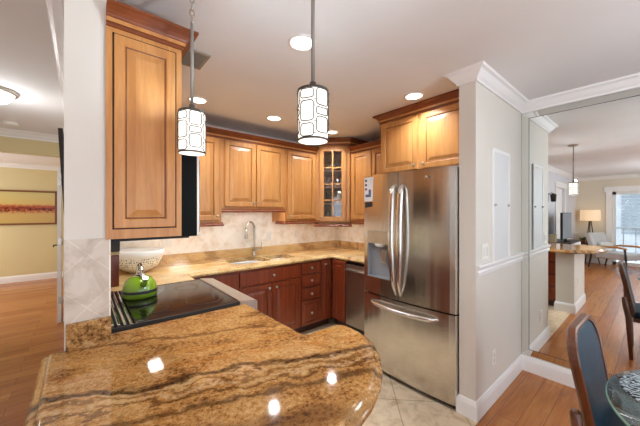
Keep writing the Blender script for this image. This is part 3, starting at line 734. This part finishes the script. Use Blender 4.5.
# dispenser
ds = obj('dispenser', (lambda b: (box(b, .058, .318, .045, .05, .862, 1.285), box(b, .058, .063, -.012, .05, .862, 1.285), box(b, .313, .318, -.026, .05, .862, 1.285), box(b, .058, .318, -.018, .05, .862, .870), b)[-1])(bm_()), plain('dispenser_grey', (150, 152, 156), .35), dl)
b = bm_(); bowbox(b, .062, .314, 1.172, 1.281, y1=.04); bmesh.ops.translate(b, verts=b.verts[:], vec=(0, -.004, 0)); obj('control_panel', b, M_steelh, ds)
b = bm_(); lathe(b, [(.05, 0), (.045, -.02), (.028, -.03), (0, -.03)], 20, (.185, .012, 1.172)); obj('spout', b, M_white, ds)
b = bm_(); box(b, .20, .262, .0, .03, 1.0, 1.12, bev=.01); obj('paddle', b, M_steelh, ds)
def handle(xt, xb, par):
    L = []
    n = 18
    for k in range(n+1):
        q = k/n; z = .745+.955*q
        xc = xb+(xt-xb)*min(1, q/.45)**.7; wd = .015+.014*min(1, q/.3)
        e = min(1, q/.10, (1-q)/.05); y = bow(xc)+.004-.030*e-.028*math.sin(PI*q)*e
        if k in (0, n): wd *= .7
        L.append([(xc-wd, y, z), (xc-wd*.55, y-.012, z), (xc+wd*.55, y-.012, z), (xc+wd, y, z), (xc+wd*.6, y+.008, z), (xc-wd*.6, y+.008, z)])
    b = bm_(); rings(b, L, smooth=True); obj('handle', b, M_handle, par)
M_handle = brushed('bright_handle_steel', (226, 224, 220), .22, (3, 3, 90))
handle(.364, .386, dl); handle(.448, .426, d_r)
L = []
for k in range(21):
    q = k/20; x = .098+.655*q; hh = .010+.010*min(1, q/.2, (1-q)/.08)
    e = min(1, q/.06, (1-q)/.06); y = bow(x)+.004-.034*e-.020*math.sin(PI*q)*e; zc = .640-.012*math.sin(PI*q)
    L.append([(x, y, zc-hh), (x, y-.012, zc-hh*.5), (x, y-.012, zc+hh*.5), (x, y, zc+hh), (x, y+.008, zc+hh*.6), (x, y+.008, zc-hh*.6)])
b = bm_(); rings(b, L, smooth=True); obj('handle', b, M_handle, dz)
b = bm_(); lathe(b, [(.011, 0), (.011, .001), (0, .001)], 20, (.655, bow(.655), 1.735), 'y'); box(b, .672, .700, bow(.68)-.001, bow(.68)+.002, 1.727, 1.743); obj('badge', b, M_nickel, d_r)
# flyer on refrigerator door
fl_ = thing('flyer', 'white printed flyer with small pictures held on the refrigerator door', 'flyer', (2.085, 1.818, 1.50), -PI/2)
def fy(x): return bow(x)-.0012
b = bm_(); rings(b, [[(.008, fy(.008), .06), (.118, fy(.118), .06), (.128, fy(.128), .285), (.008, fy(.008), .285)], [(.008, fy(.008)-.001, .06), (.118, fy(.118)-.001, .06), (.128, fy(.128)-.001, .285), (.008, fy(.008)-.001, .285)]]); obj('sheet', b, M_paper, fl_)
for z, m in ((.245, M_inkdark), (.205, M_inkdark), (.165, M_inkred)):
    b = bm_(); box(b, .022, .045, fy(.022)-.0045, fy(.045)-.001, z, z+.02); obj('picture', b, m, fl_)
b = bm_(); box(b, .03, .085, fy(.03)-.007, fy(.085)-.001, .10, .125); box(b, .07, .098, fy(.07)-.0035, fy(.098)-.001, .10, .17); obj('picture', b, M_inkblue, fl_)
cd = obj('postcard', (lambda b: (rings(b, [[(.02, fy(.02), 0), (.115, fy(.115), 0.01), (.115, fy(.115), .055), (.02, fy(.02), .052)], [(.02, fy(.02)-.001, 0), (.115, fy(.115)-.001, .01), (.115, fy(.115)-.001, .055), (.02, fy(.02)-.001, .052)]]), b)[-1])(bm_()), M_inkdark, label='dark postcard on the refrigerator door just below the white flyer', cat='postcard')
cd.location = (2.085, 1.818, 1.50); cd.rotation_euler = (0, 0, -PI/2)
# dishwasher
dw = thing('dishwasher', 'dark stainless dishwasher between the cherry corner cabinet and the refrigerator', 'dishwasher', (2.478, 2.434, 0), -PI/2)
b = bm_(); box(b, .002, .598, .02, .60, .10, .862); obj('body', b, M_darkgrey, dw)
b = bm_(); box(b, .004, .596, -.02, .02, .105, .83, bev=.004); dd = obj('door', b, M_steeld, dw)
b = bm_(); box(b, .004, .596, -.012, .02, .834, .862); obj('control_strip', b, M_black, dw)
b = bm_(); tube(b, [(.03, -.02, .765), (.03, -.05, .768), (.57, -.05, .768), (.57, -.02, .765)], .011, 10); obj('handle', b, M_steelh, dd)
b = bm_(); box(b, .004, .596, .05, .58, .003, .10); obj('toe_kick', b, M_matblack, dw)

# ------------------------------------------------------------------ small kitchen things
kt = thing('kettle', 'lime green enamel tea kettle standing on the black cooktop', 'kettle', (.290, 2.13, .9225)); kt.scale = (.9, .9, .9)
b = bm_(); lathe(b, [(.085, 0), (.103, .004), (.108, .015), (.108, .035), (.107, .055), (.101, .085), (.088, .112), (.068, .133), (.045, .146), (.03, .150)], 40); obj('body', b, M_green, kt)
b = bm_(); lathe(b, [(.1085, .036), (.1092, .038), (.1086, .054), (.1072, .055)], 40, cap=False); obj('band', b, M_matblack, kt)
b = bm_(); lathe(b, [(.042, .147), (.040, .153), (.02, .158), (0, .159)], 24, cap=False); lathe(b, [(.006, .157), (.006, .165), (.013, .172), (.011, .182), (0, .185)], 16, cap=False); obj('lid', b, M_chrome, kt)
b = bm_()
hd = Vector((-.43, .90, 0)); hd2 = Vector((.10, -.995, 0))
pts = []
for k in range(15):
    a = PI*k/14; q = hd2*(.062*math.cos(a)); pts.append((q.x, q.y, .135+.088*math.sin(a)))
tube(b, pts, .0095, 10, flat=1.7); obj('handle', b, M_chrome, kt)
b = bm_(); tube(b, [hd2*.075+Vector((0, 0, .085)), hd2*.105+Vector((0, 0, .115)), hd2*.125+Vector((0, 0, .14))], [.024, .018, .014], 14); obj('spout', b, M_green, kt)
b = bm_(); tube(b, [hd2*.12+Vector((0, 0, .133)), hd2*.134+Vector((0, 0, .152))], [.018, .016], 14); obj('whistle_cap', b, M_chrome, kt)
# pierced bowl
def pierced():
    m, nt, b = newmat('pierced_white_ceramic')
    s = N(nt, 'ShaderNodeSeparateXYZ'); nt.links.new(coords(nt), s.inputs[0])
    an = math_(nt, 'ARCTAN2', s.outputs[1], s.outputs[0]); cb = N(nt, 'ShaderNodeCombineXYZ')
    nt.links.new(math_(nt, 'MULTIPLY', an, 10.), cb.inputs[0]); nt.links.new(math_(nt, 'MULTIPLY', s.outputs[2], 48.), cb.inputs[1])
    v = N(nt, 'ShaderNodeTexVoronoi'); v.inputs['Scale'].default_value = 1; v.inputs['Randomness'].default_value = .35; nt.links.new(cb.outputs[0], v.inputs['Vector'])
    band = N(nt, 'ShaderNodeMapRange'); band.interpolation_type = 'SMOOTHSTEP'; band.inputs[1].default_value = .045; band.inputs[2].default_value = .075; nt.links.new(s.outputs[2], band.inputs[0])
    b2 = N(nt, 'ShaderNodeMapRange'); b2.interpolation_type = 'SMOOTHSTEP'; b2.inputs[1].default_value = .150; b2.inputs[2].default_value = .135; nt.links.new(s.outputs[2], b2.inputs[0])
    dot = ramp(nt, v.outputs['Distance'], [(.26, (255, 255, 255)), (.34, (0, 0, 0))])
    fac = math_(nt, 'MULTIPLY', math_(nt, 'MULTIPLY', band.outputs[0], b2.outputs[0]), dot)
    nt.links.new(mix(nt, fac, (240, 238, 230), (96, 92, 82)), b.inputs['Base Color']); b.inputs['Roughness'].default_value = .3
    return m
b = bm_(); lathe(b, [(0, 0), (.07, 0), (.075, .008), (.11, .02), (.155, .052), (.185, .10), (.20, .15), (.208, .198), (.203, .2), (.195, .15), (.18, .102), (.15, .058), (.108, .027), (0, .02)], 48, cap=False)
obj('decorative_bowl', b, pierced(), label='large white pierced bowl on the pale granite behind the kettle', cat='bowl', loc=None).location = (.405, 3.06, .9155)
# canister in the corner behind the stove
cn = thing('canister', 'dark red wooden canister with black top beyond the stove, beside the bowl', 'canister', (.165, 2.60, .9155))
b = bm_(); box(b, -.052, .052, -.06, .06, 0, .23, bev=.006); obj('body', b, M_reddark, cn)
b = bm_(); box(b, -.054, .054, -.062, .062, .23, .255, bev=.003); obj('band', b, M_tan, cn)
b = bm_(); box(b, -.056, .056, -.064, .064, .255, .36, bev=.006); obj('lid', b, M_espresso, cn)

# ------------------------------------------------------------------ ceiling fittings
RL = ['recessed ceiling light nearest the camera, beside the tall pendant rod', 'recessed ceiling light just right of the left pendant shade', 'recessed ceiling light above the sink cabinet', 'recessed ceiling light beside the right pendant, above the corner cabinet', 'recessed ceiling light in front of the refrigerator cabinet']
for (x, y), lb in zip(RECESSED, RL):
    t = thing('recessed_light', lb, 'ceiling light', (x, y, CEIL), 0, 'recessed kitchen ceiling lights')
    b = bm_(); lathe(b, [(.085, 0), (.085, -.005), (.072, -.009), (.066, -.004), (.066, 0)], 32, cap=False); obj('trim_ring', b, M_trim, t)
    b = bm_(); lathe(b, [(.066, -.004), (0, -.0045)], 32, cap=False); obj('diffuser', b, M_lampdisc, t)
vt = thing('ceiling_vent', 'grey louvred ceiling vent behind the nearest cabinet crown', 'vent', (.525, 1.945, CEIL))
b = bm_(); 
for a in ((-.11, .11, -.11, -.09), (-.11, .11, .09, .11), (-.11, -.09, -.09, .09), (.09, .11, -.09, .09)): box(b, *a, -.010, 0)
obj('frame', b, plain('vent_grey', (150, 142, 130), .5), vt)
for k in range(7):
    b = bm_(); y = -.075+.025*k; prism(b, [(y-.009, -.002), (y-.007, 0), (y+.009, -.010), (y+.007, -.012)], -.09, .09, fn=lambda yy, zz, xx: (xx, yy, zz)); obj('slat', b, plain('vent_slat_grey', (128, 120, 108), .5) if k == 0 else MATS['vent_slat_grey'], vt)
b = bm_(); box(b, -.09, .09, -.09, .09, -.0015, -.0005); obj('backing', b, M_darkgrey, vt)
def pendant(label, x, y, chain):
    zb = 1.710
    t = thing('pendant_light', label, 'pendant light', (x, y, zb), 0, 'pendant lights over the peninsula')
    R, Hh = .0565, .189
    b = bm_(); lathe(b, [(R-.003, .006), (R-.003, Hh-.004)], 36, cap=False); lathe(b, [(R-.004, .008), (R*.5, .002), (0, 0)], 36, cap=False); sh = obj('shade', b, M_shade, t)
    b = bm_(); lathe(b, [(R-.004, .006), (R, .006), (R, .012), (R-.004, .012)], 36, cap=False); obj('lower_rim', b, M_wire, t)
    b = bm_(); lathe(b, [(R-.004, Hh-.008), (R, Hh-.008), (R, Hh), (.014, Hh+.006), (.012, Hh+.03), (0, Hh+.03)], 36, cap=False); obj('upper_rim', b, M_wire, t)
    for k in range(4):      # uplights added above the capped shade to brighten the ceiling
        a = PI/4+PI/2*k; dv = Vector((math.cos(a)*math.sin(.95), math.sin(a)*math.sin(.95), math.cos(.95)))
        lt = area('ceiling_fill_uplight', (x+.045*math.cos(a), y+.045*math.sin(a), zb+.215), (-dv).to_track_quat('Z', 'Y').to_euler(), .03, .03, .14 if chain else .75, (.74, .88, 1), 'DISK'); lt.data.spread = 1.9
    b = bm_()
    pats = ([(.14, .43), (.47, .60), (.64, .95)], [(.07, .30), (.35, .72), (.77, .94)])
    n = 6
    for c in range(n):
        a0 = 2*PI*c/n+.5; hw = 2*PI/n*.42
        for lo, hi in pats[c % 2]:
            zl, zh = lo*Hh, hi*Hh
            rr = rrect(-hw*R, hw*R, zl, zh, min(.012, (zh-zl)*.3), 3)
            tube(b, [((R+.001)*math.cos(a0+u/R), (R+.001)*math.sin(a0+u/R), v) for u, v in rr], .0019, 5, closed=True)
        for q in (.12, .335, .62, .745): 
            aa = a0+2*PI/n*.5
            tube(b, [((R+.001)*math.cos(aa-.09), (R+.001)*math.sin(aa-.09), q*Hh), ((R+.001)*math.cos(aa+.09), (R+.001)*math.sin(aa+.09), q*Hh)], .0013, 5)
    obj('wire_pattern', b, M_wire, sh)
    top = CEIL-zb
    b = bm_(); lathe(b, [(.007, Hh+.025), (.007, (2.29-zb) if chain else top-.02)], 12); obj('rod', b, M_rod, t)
    if chain:
        for k in range(5):
            b = bm_(); zc = 2.29-zb+.012+.03*k; lp = []
            for q in range(14):
                a = 2*PI*q/14; p = (.009*math.cos(a), 0, zc+.019*math.sin(a)); lp.append(p if k % 2 else (0, p[0], p[2]))
            tube(b, lp, .0028, 6, closed=True); obj('chain_link', b, M_nickel, t)
    b = bm_(); lathe(b, [(.06, top), (.06, top-.012), (.045, top-.024), (0, top-.026)], 28); obj('canopy', b, M_nickel, t)
pendant('white pendant light in wire pattern, hung in front of the maple end panel', .374, 1.315, True)
pendant('white pendant light in wire pattern, hung in front of the corner cabinet', .645, .805, False)
hl = thing('flush_ceiling_light', 'white bowl flush ceiling light in the hall', 'ceiling light', (-.575, 3.5, CEIL))
b = bm_(); lathe(b, [(.17, 0), (.17, -.02), (.16, -.028), (.15, -.02)], 36, cap=False); obj('metal_base', b, M_nickel, hl)
b = bm_(); lathe(b, [(.152, -.022), (.145, -.05), (.11, -.085), (.06, -.105), (0, -.11)], 36, cap=False); obj('glass_bowl', b, M_bowl, hl)
b = bm_(); lathe(b, [(.068, 0), (.066, -.02), (.055, -.032), (0, -.034)], 28); obj('smoke_detector', b, M_white, label='round white smoke detector on the hall ceiling', cat='smoke detector').location = (-.60, 4.66, CEIL)

# ------------------------------------------------------------------ hall things
pf = thing('framed_picture', 'dark framed picture leaning out from the hall wall behind the pale post', 'picture', (-.058, 2.90, 1.215))
tl = Matrix.Rotation(-.052, 4, 'Y')
b = bm_()
for a in ((0, .62, 0, .05), (0, .62, .83, .88), (0, .05, .05, .83), (.57, .62, .05, .83)): box(b, -.028, 0, a[0], a[1], a[2], a[3])
bmesh.ops.transform(b, matrix=tl, verts=b.verts[:]); obj('frame', b, M_espresso, pf)
b = bm_(); box(b, -.016, -.010, .05, .57, .05, .83); bmesh.ops.transform(b, matrix=tl, verts=b.verts[:]); obj('glazing', b, M_darkgrey, pf)
# open door at the end of the hall
dh = thing('hall_door', 'white door standing open at the end of the hall', 'door', (-.195, 5.045, .008), .03)
b = bm_(); box(b, -.04, 0, 0, .78, 0, 2.02); obj('leaf', b, M_trim, dh)
for z in (.25, 1.02, 1.8):
    b = bm_(); lathe(b, [(.008, z), (.008, z+.09)], 12, (.008, -.006, 0)); box(b, -.03, .0, -.004, 0, z, z+.09); obj('hinge', b, M_nickel, dh)
b = bm_(); lathe(b, [(.025, 0), (.025, -.008), (.010, -.012), (.010, -.05)], 16, (-.04, .71, .96), 'x'); tube(b, [(-.088, .71, .96), (-.09, .66, .955), (-.088, .60, .95)], .009, 8); obj('lever', b, M_darkgrey, dh)
pp = thing('panorama_picture', 'long gold framed panorama picture on the far hall wall', 'picture', (-1.25, 8.59, 1.19))
b = bm_()
for a in ((-1.1, .85, 0, .035), (-1.1, .85, .69, .725), (-1.1, -1.065, .035, .69), (.815, .85, .035, .69)): box(b, a[0], a[1], -.03, 0, a[2], a[3])
obj('frame', b, plain('bronze_frame', (120, 70, 34), .4), pp)
b = bm_(); box(b, -1.065, .815, -.012, -.004, .035, .69); obj('print', b, M_art, pp)

# ------------------------------------------------------------------ dining corner: mirror, partition panel, chair, table
mr = thing('wall_mirror', 'large frameless wall mirror right of the partition, above the white baseboard', 'mirror', (FX, .81, .148))
MY0, MY1, MZ = -2.5, 0, 2.385-.148-.012
sw = .055
b = bm_(); box(b, -.0015, 0, MY0, MY1, 0, MZ); obj('backing', b, M_darkgrey, mr)
b = bm_(); box(b, -.006, -.002, MY0+sw+.003, MY1-sw-.003, sw+.003, MZ-sw-.003); obj('glass', b, M_mirror, mr)
for pts in ([(MY1, 0), (MY1-sw, sw), (MY1-sw, MZ-sw), (MY1, MZ)], [(MY0, 0), (MY0+sw, sw), (MY0+sw, MZ-sw), (MY0, MZ)],
            [(MY0, 0), (MY0+sw, sw), (MY1-sw, sw), (MY1, 0)], [(MY0, MZ), (MY0+sw, MZ-sw), (MY1-sw, MZ-sw), (MY1, MZ)]):
    b = bm_(); c = [Vector(p) for p in pts]
    # thin bevelled strip: outer edge low, inner edge proud
    L = [[(-.002, p.x, p.y) for p in c], [(-.004, c[0].x, c[0].y), (-.010, c[1].x, c[1].y), (-.010, c[2].x, c[2].y), (-.004, c[3].x, c[3].y)]]
    rings(b, L); obj('bevel_strip', b, M_mirrorb, mr)
pn = thing('framed_wall_panel', 'narrow white framed glossy panel on the partition above the chair rail', 'panel', (2.585, .816, 1.04))
M_gloss = plain('glossy_white_panel', (222, 222, 220), .42, var=.01, spec=.5)
b = bm_()
for a in ((-.195, .195, 0, .028), (-.195, .195, .882, .91), (-.195, -.167, .028, .882), (.167, .195, .028, .882)): box(b, a[0], a[1], -.016, 0, a[2], a[3], bev=.003)
obj('frame', b, M_trim, pn)
b = bm_(); box(b, -.167, .167, -.012, -.004, .028, .882); obj('door', b, M_gloss, pn)
for x in (-.150, .150):
    b = bm_(); lathe(b, [(.010, 0), (.010, .012), (.006, .016), (0, .017)], 14, (x, -.012, .475), 'y'); obj('latch', b, M_nickel, pn)

ch = thing('dining_chair', 'walnut dining chair with navy leather back pushed up to the glass table', 'chair', (1.872, .17, 0), -.03)
CW = .252
def backloop(s, off, dy):
    """rounded back outline; s shrink, dy offset normal to back; local lean in +y with height"""
    out = []
    ol = [(-CW*.86, .42), (CW*.86, .42)]
    for k2 in range(9):
        a = PI/2*k2/8; ol.append((CW-.13+.13*math.cos(a)+0*k2, .80+.13*math.sin(a)))
    for k2 in range(9):
        a = PI/2+PI/2*k2/8; ol.append((-CW+.13+.13*math.cos(a), .80+.13*math.sin(a)))
    cx, cz = 0, .67
    for x, z in ol:
        sx = (abs(x)-s)/abs(x) if abs(x) > s else 0
        x2 = x*sx; z2 = cz+(z-cz)*((abs(z-cz)-s)/abs(z-cz))
        out.append((x2, .0+(z2-.45)*.18+.16*x2*x2*-1+dy, z2))
    return out
b = bm_(); rings(b, [backloop(.012, 0, .016), backloop(0, 0, .006), backloop(0, 0, -.018), backloop(.006, 0, -.023), backloop(.020, 0, -.020), backloop(.022, 0, -.005)], smooth=False)
obj('back_frame', b, M_walnut, ch)
b = bm_(); rings(b, [backloop(.022, 0, -.006), backloop(.024, 0, -.014), backloop(.04, 0, -.019), backloop(.12, 0, -.022)], smooth=True); obj('back_pad', b, M_leather, ch)
b = bm_()
rings(b, [[(x*.97, y, .415) for x, y in rrect(-.235, .235, -.46, .0, .06)], [(x, y, .43) for x, y in rrect(-.235, .235, -.46, .0, .06)], [(x, y, .455) for x, y in rrect(-.235, .235, -.46, .0, .06)], [(x*.93, -.23+(y+.23)*.93, .475) for x, y in rrect(-.235, .235, -.46, .0, .06)]], smooth=True)
obj('seat', b, M_leather, ch)
b = bm_(); box(b, -.22, .22, -.44, -.01, .37, .415, bev=.005); obj('seat_frame', b, M_walnut, ch)
for sx in (-1, 1):
    b = bm_(); tube(b, [(sx*.248, .050, .612), (sx*.250, .048, .60), (sx*.247, .040, .52), (sx*.24, .02, .40), (sx*.235, .01, .2), (sx*.235, .0, .001)], [.012, .02, .022, .023, .02, .014], 10); obj('leg', b, M_walnut, ch)
    b = bm_(); tube(b, [(sx*.205, -.42, .40), (sx*.21, -.44, .2), (sx*.215, -.455, .001)], [.024, .02, .014], 10); obj('leg', b, M_walnut, ch)
tb = thing('dining_table', 'round glass topped dining table at the right edge', 'table', (1.66, -.36, 0))
b = bm_(); lathe(b, [(0, .738), (.492, .738), (.492, .750), (0, .750)], 72, cap=False); obj('glass_top', b, M_gtable, tb)
b = bm_(); lathe(b, [(.4925, .7385), (.4965, .741), (.4965, .747), (.4925, .7495)], 72, cap=False); obj('glass_edge', b, M_gedge, tb)
b = bm_(); lathe(b, [(.12, .0), (.12, .02), (.05, .05), (.05, .4), (.07, .70), (.16, .735), (0, .737)], 32, cap=False); obj('pedestal', b, M_oak, tb)
b = bm_(); lathe(b, [(0, 0), (.205, 0), (.212, .004), (.205, .008), (0, .009)], 48, cap=False); obj('placemat', b, M_mat, label='round woven blue-grey placemat on the glass table', cat='placemat').location = (1.735, -.108, .7505)

# ------------------------------------------------------------------ great room seen in the mirror
cs = thing('console_cabinet', 'low white console cabinet under the television', 'cabinet', (-1.85, 1.33, 0))
b = bm_(); box(b, -.55, .55, -.20, .20, .06, .80); obj('body', b, M_trim, cs)
b = bm_(); box(b, -.57, .57, -.215, .205, .80, .825); obj('top', b, M_espresso, cs)
for x in (-.54, -.17, .20):
    b = bm_(); raised(b, x, x+.34, .09, .78, y=-.20, k=.8); obj('door', b, [M_trim, M_trim], cs)
b = bm_(); box(b, -.53, .53, -.17, .19, 0, .06); obj('plinth', b, M_matblack, cs)
tv = thing('television', 'grey flat television standing on the white console', 'television', (-1.78, 1.27, .8255))
b = bm_(); box(b, -.47, .47, -.02, .02, .06, .62, bev=.004); obj('casing', b, M_matblack, tv)
b = bm_(); box(b, -.455, .455, -.0225, -.0201, .075, .607); obj('screen', b, M_screen, tv)
b = bm_(); box(b, -.18, .18, -.10, .08, 0, .012); box(b, -.03, .03, -.01, .03, .012, .08); obj('stand', b, M_matblack, tv)
b = bm_(); box(b, -.07, .07, -.05, .05, 0, .17, bev=.004); obj('storage_box', b, M_box, label='tan box on the console next to the television', cat='box').location = (-1.27, 1.40, .8255)
sn = thing('wall_sconce', 'black lantern wall sconce on the living room wall', 'wall light', (-1.53, 1.55, 1.78))
b = bm_(); box(b, -.05, .05, -.02, 0, -.10, .10, bev=.004); obj('backplate', b, M_matblack, sn)
b = bm_(); tube(b, [(0, -.02, .06), (0, -.08, .10), (0, -.11, .08)], .008, 8); obj('arm', b, M_matblack, sn)
b = bm_(); lathe(b, [(.02, .08), (.06, .05), (.055, .04), (.045, -.09), (.02, -.10), (0, -.10)], 8, (0, -.11, 0)); obj('lantern', b, M_espresso, sn)
st = thing('side_table', 'small round side table under the tripod lamp', 'table', (-4.72, 1.22, 0))
b = bm_(); lathe(b, [(0, .56), (.25, .56), (.25, .585), (0, .585)], 32, cap=False); obj('table_top', b, M_walnut, st)
for k2 in range(3):
    a = 2*PI*k2/3+.4; b = bm_(); tube(b, [(.10*math.cos(a), .10*math.sin(a), .56), (.2*math.cos(a), .2*math.sin(a), 0)], .014, 8); obj('leg', b, M_walnut, st)
lp = thing('table_lamp', 'lit drum-shade tripod lamp on the side table', 'lamp', (-4.76, 1.22, .5875))
for k2 in range(3):
    a = 2*PI*k2/3; b = bm_(); tube(b, [(.02*math.cos(a), .02*math.sin(a), .64), (.09*math.cos(a), .09*math.sin(a), 0)], .012, 8); obj('leg', b, M_espresso, lp)
b = bm_(); lathe(b, [(.215, .63), (.215, .93)], 36, cap=False); obj('lamp_shade', b, M_lampshade, lp)
b = bm_(); lathe(b, [(.02, .62), (.02, .70), (.03, .72), (.03, .78), (0, .80)], 12); obj('bulb', b, emit('bulb_glow', (255, 220, 170), 4), lp)
pl_ = thing('potted_plant', 'small leafy plant in a clay pot beside the tripod lamp', 'plant', (-4.60, 1.35, .5855))
b = bm_(); lathe(b, [(0, 0), (.045, 0), (.06, .09), (.055, .09), (.05, .07), (0, .07)], 20, cap=False); obj('pot', b, M_pot, pl_)
b = bm_()
for k2 in range(26):
    a = random.uniform(0, 2*PI); e = random.uniform(.25, 1.3); L = random.uniform(.08, .17)
    d = Vector((math.cos(a)*math.cos(e), math.sin(a)*math.cos(e), math.sin(e))); s_ = d.cross(Vector((0, 0, 1))).normalized()*.018
    p0 = Vector((0, 0, .075)); vs = [b.verts.new(p) for p in (p0, p0+d*L*.5+s_, p0+d*L, p0+d*L*.5-s_+Vector((0, 0, .006)))]; b.faces.new(vs)
obj('foliage', b, M_leaf, pl_, fix=False)
def armchair(label, loc, rz, fab, wm, cush):
    t = thing('armchair', label, 'armchair', loc, rz)
    b = bm_(); box(b, -.30, .30, -.36, .30, .27, .43, bev=.04, seg=3); obj('seat', b, fab, t)
    b = bm_(); box(b, -.30, .30, -.07, .07, 0, .52, bev=.04, seg=3); bmesh.ops.transform(b, matrix=Matrix.Translation((0, .33, .40)) @ Matrix.Rotation(-.28, 4, 'X'), verts=b.verts[:]); obj('backrest', b, fab, t)
    if cush:
        b = bm_(); box(b, -.22, .22, -.05, .05, 0, .26, bev=.045, seg=3); bmesh.ops.transform(b, matrix=Matrix.Translation((0, .17, .42)) @ Matrix.Rotation(-.35, 4, 'X'), verts=b.verts[:]); obj('cushion', b, M_cush, t)
    for s in (-1, 1):
        b = bm_(); tube(b, [(s*.34, .36, .52), (s*.345, .10, .58), (s*.345, -.2, .59), (s*.34, -.36, .56)], [.022, .026, .030, .022], 10, flat=1.3); obj('armrest', b, wm, t)
        b = bm_(); tube(b, [(s*.34, -.33, .565), (s*.33, -.34, .3), (s*.32, -.36, 0)], [.02, .022, .014], 8); obj('leg', b, M_espresso if wm is M_oak else wm, t)
        b = bm_(); tube(b, [(s*.34, .34, .53), (s*.33, .36, .3), (s*.32, .42, 0)], [.02, .022, .014], 8); obj('leg', b, M_espresso if wm is M_oak else wm, t)
    return t
armchair('grey armchair with oak arms and a light cushion near the tripod lamp', (-4.20, .66, 0), .42, M_fabric, M_oak, True)
armchair('pale green patterned armchair in front of the glass doors', (-3.95, -.42, 0), -1.75, M_pattern, M_espresso, False)
# outside the glass doors
rl = thing('balcony_railing', 'grey balcony railing outside the glass doors', 'railing', (-6.2, 0, 0))
b = bm_(); box(b, -.03, .03, -2.2, 2.2, .95, 1.0); box(b, -.02, .02, -2.2, 2.2, .10, .14); obj('top_rail', b, M_rail, rl)
for k2 in range(18):
    b = bm_(); y = -2.1+k2*.25; box(b, -.012, .012, y-.012, y+.012, -.1, .96); obj('baluster', b, M_rail, rl)
sbox('floor_balcony', -6.5, -5.3, -2.5, 2.5, -.12, -.02, m=M_ext)
hb = thing('exterior_building', 'pale neighbouring building with shutters beyond the balcony', 'building', (-10, 0, -4))
b = bm_(); box(b, -1, 0, -6, 6, 0, 7.2); box(b, -1.2, .25, -6.2, 6.2, 7.2, 7.45); obj('facade', b, M_ext, hb)
for y in (-2.4, -1.1, .2, 1.5, 2.8):
    b = bm_()
    for k2 in range(12): box(b, 0, .03, y, y+.7, 4.6+.14*k2, 4.7+.14*k2)
    obj('shutter', b, M_extd, hb)
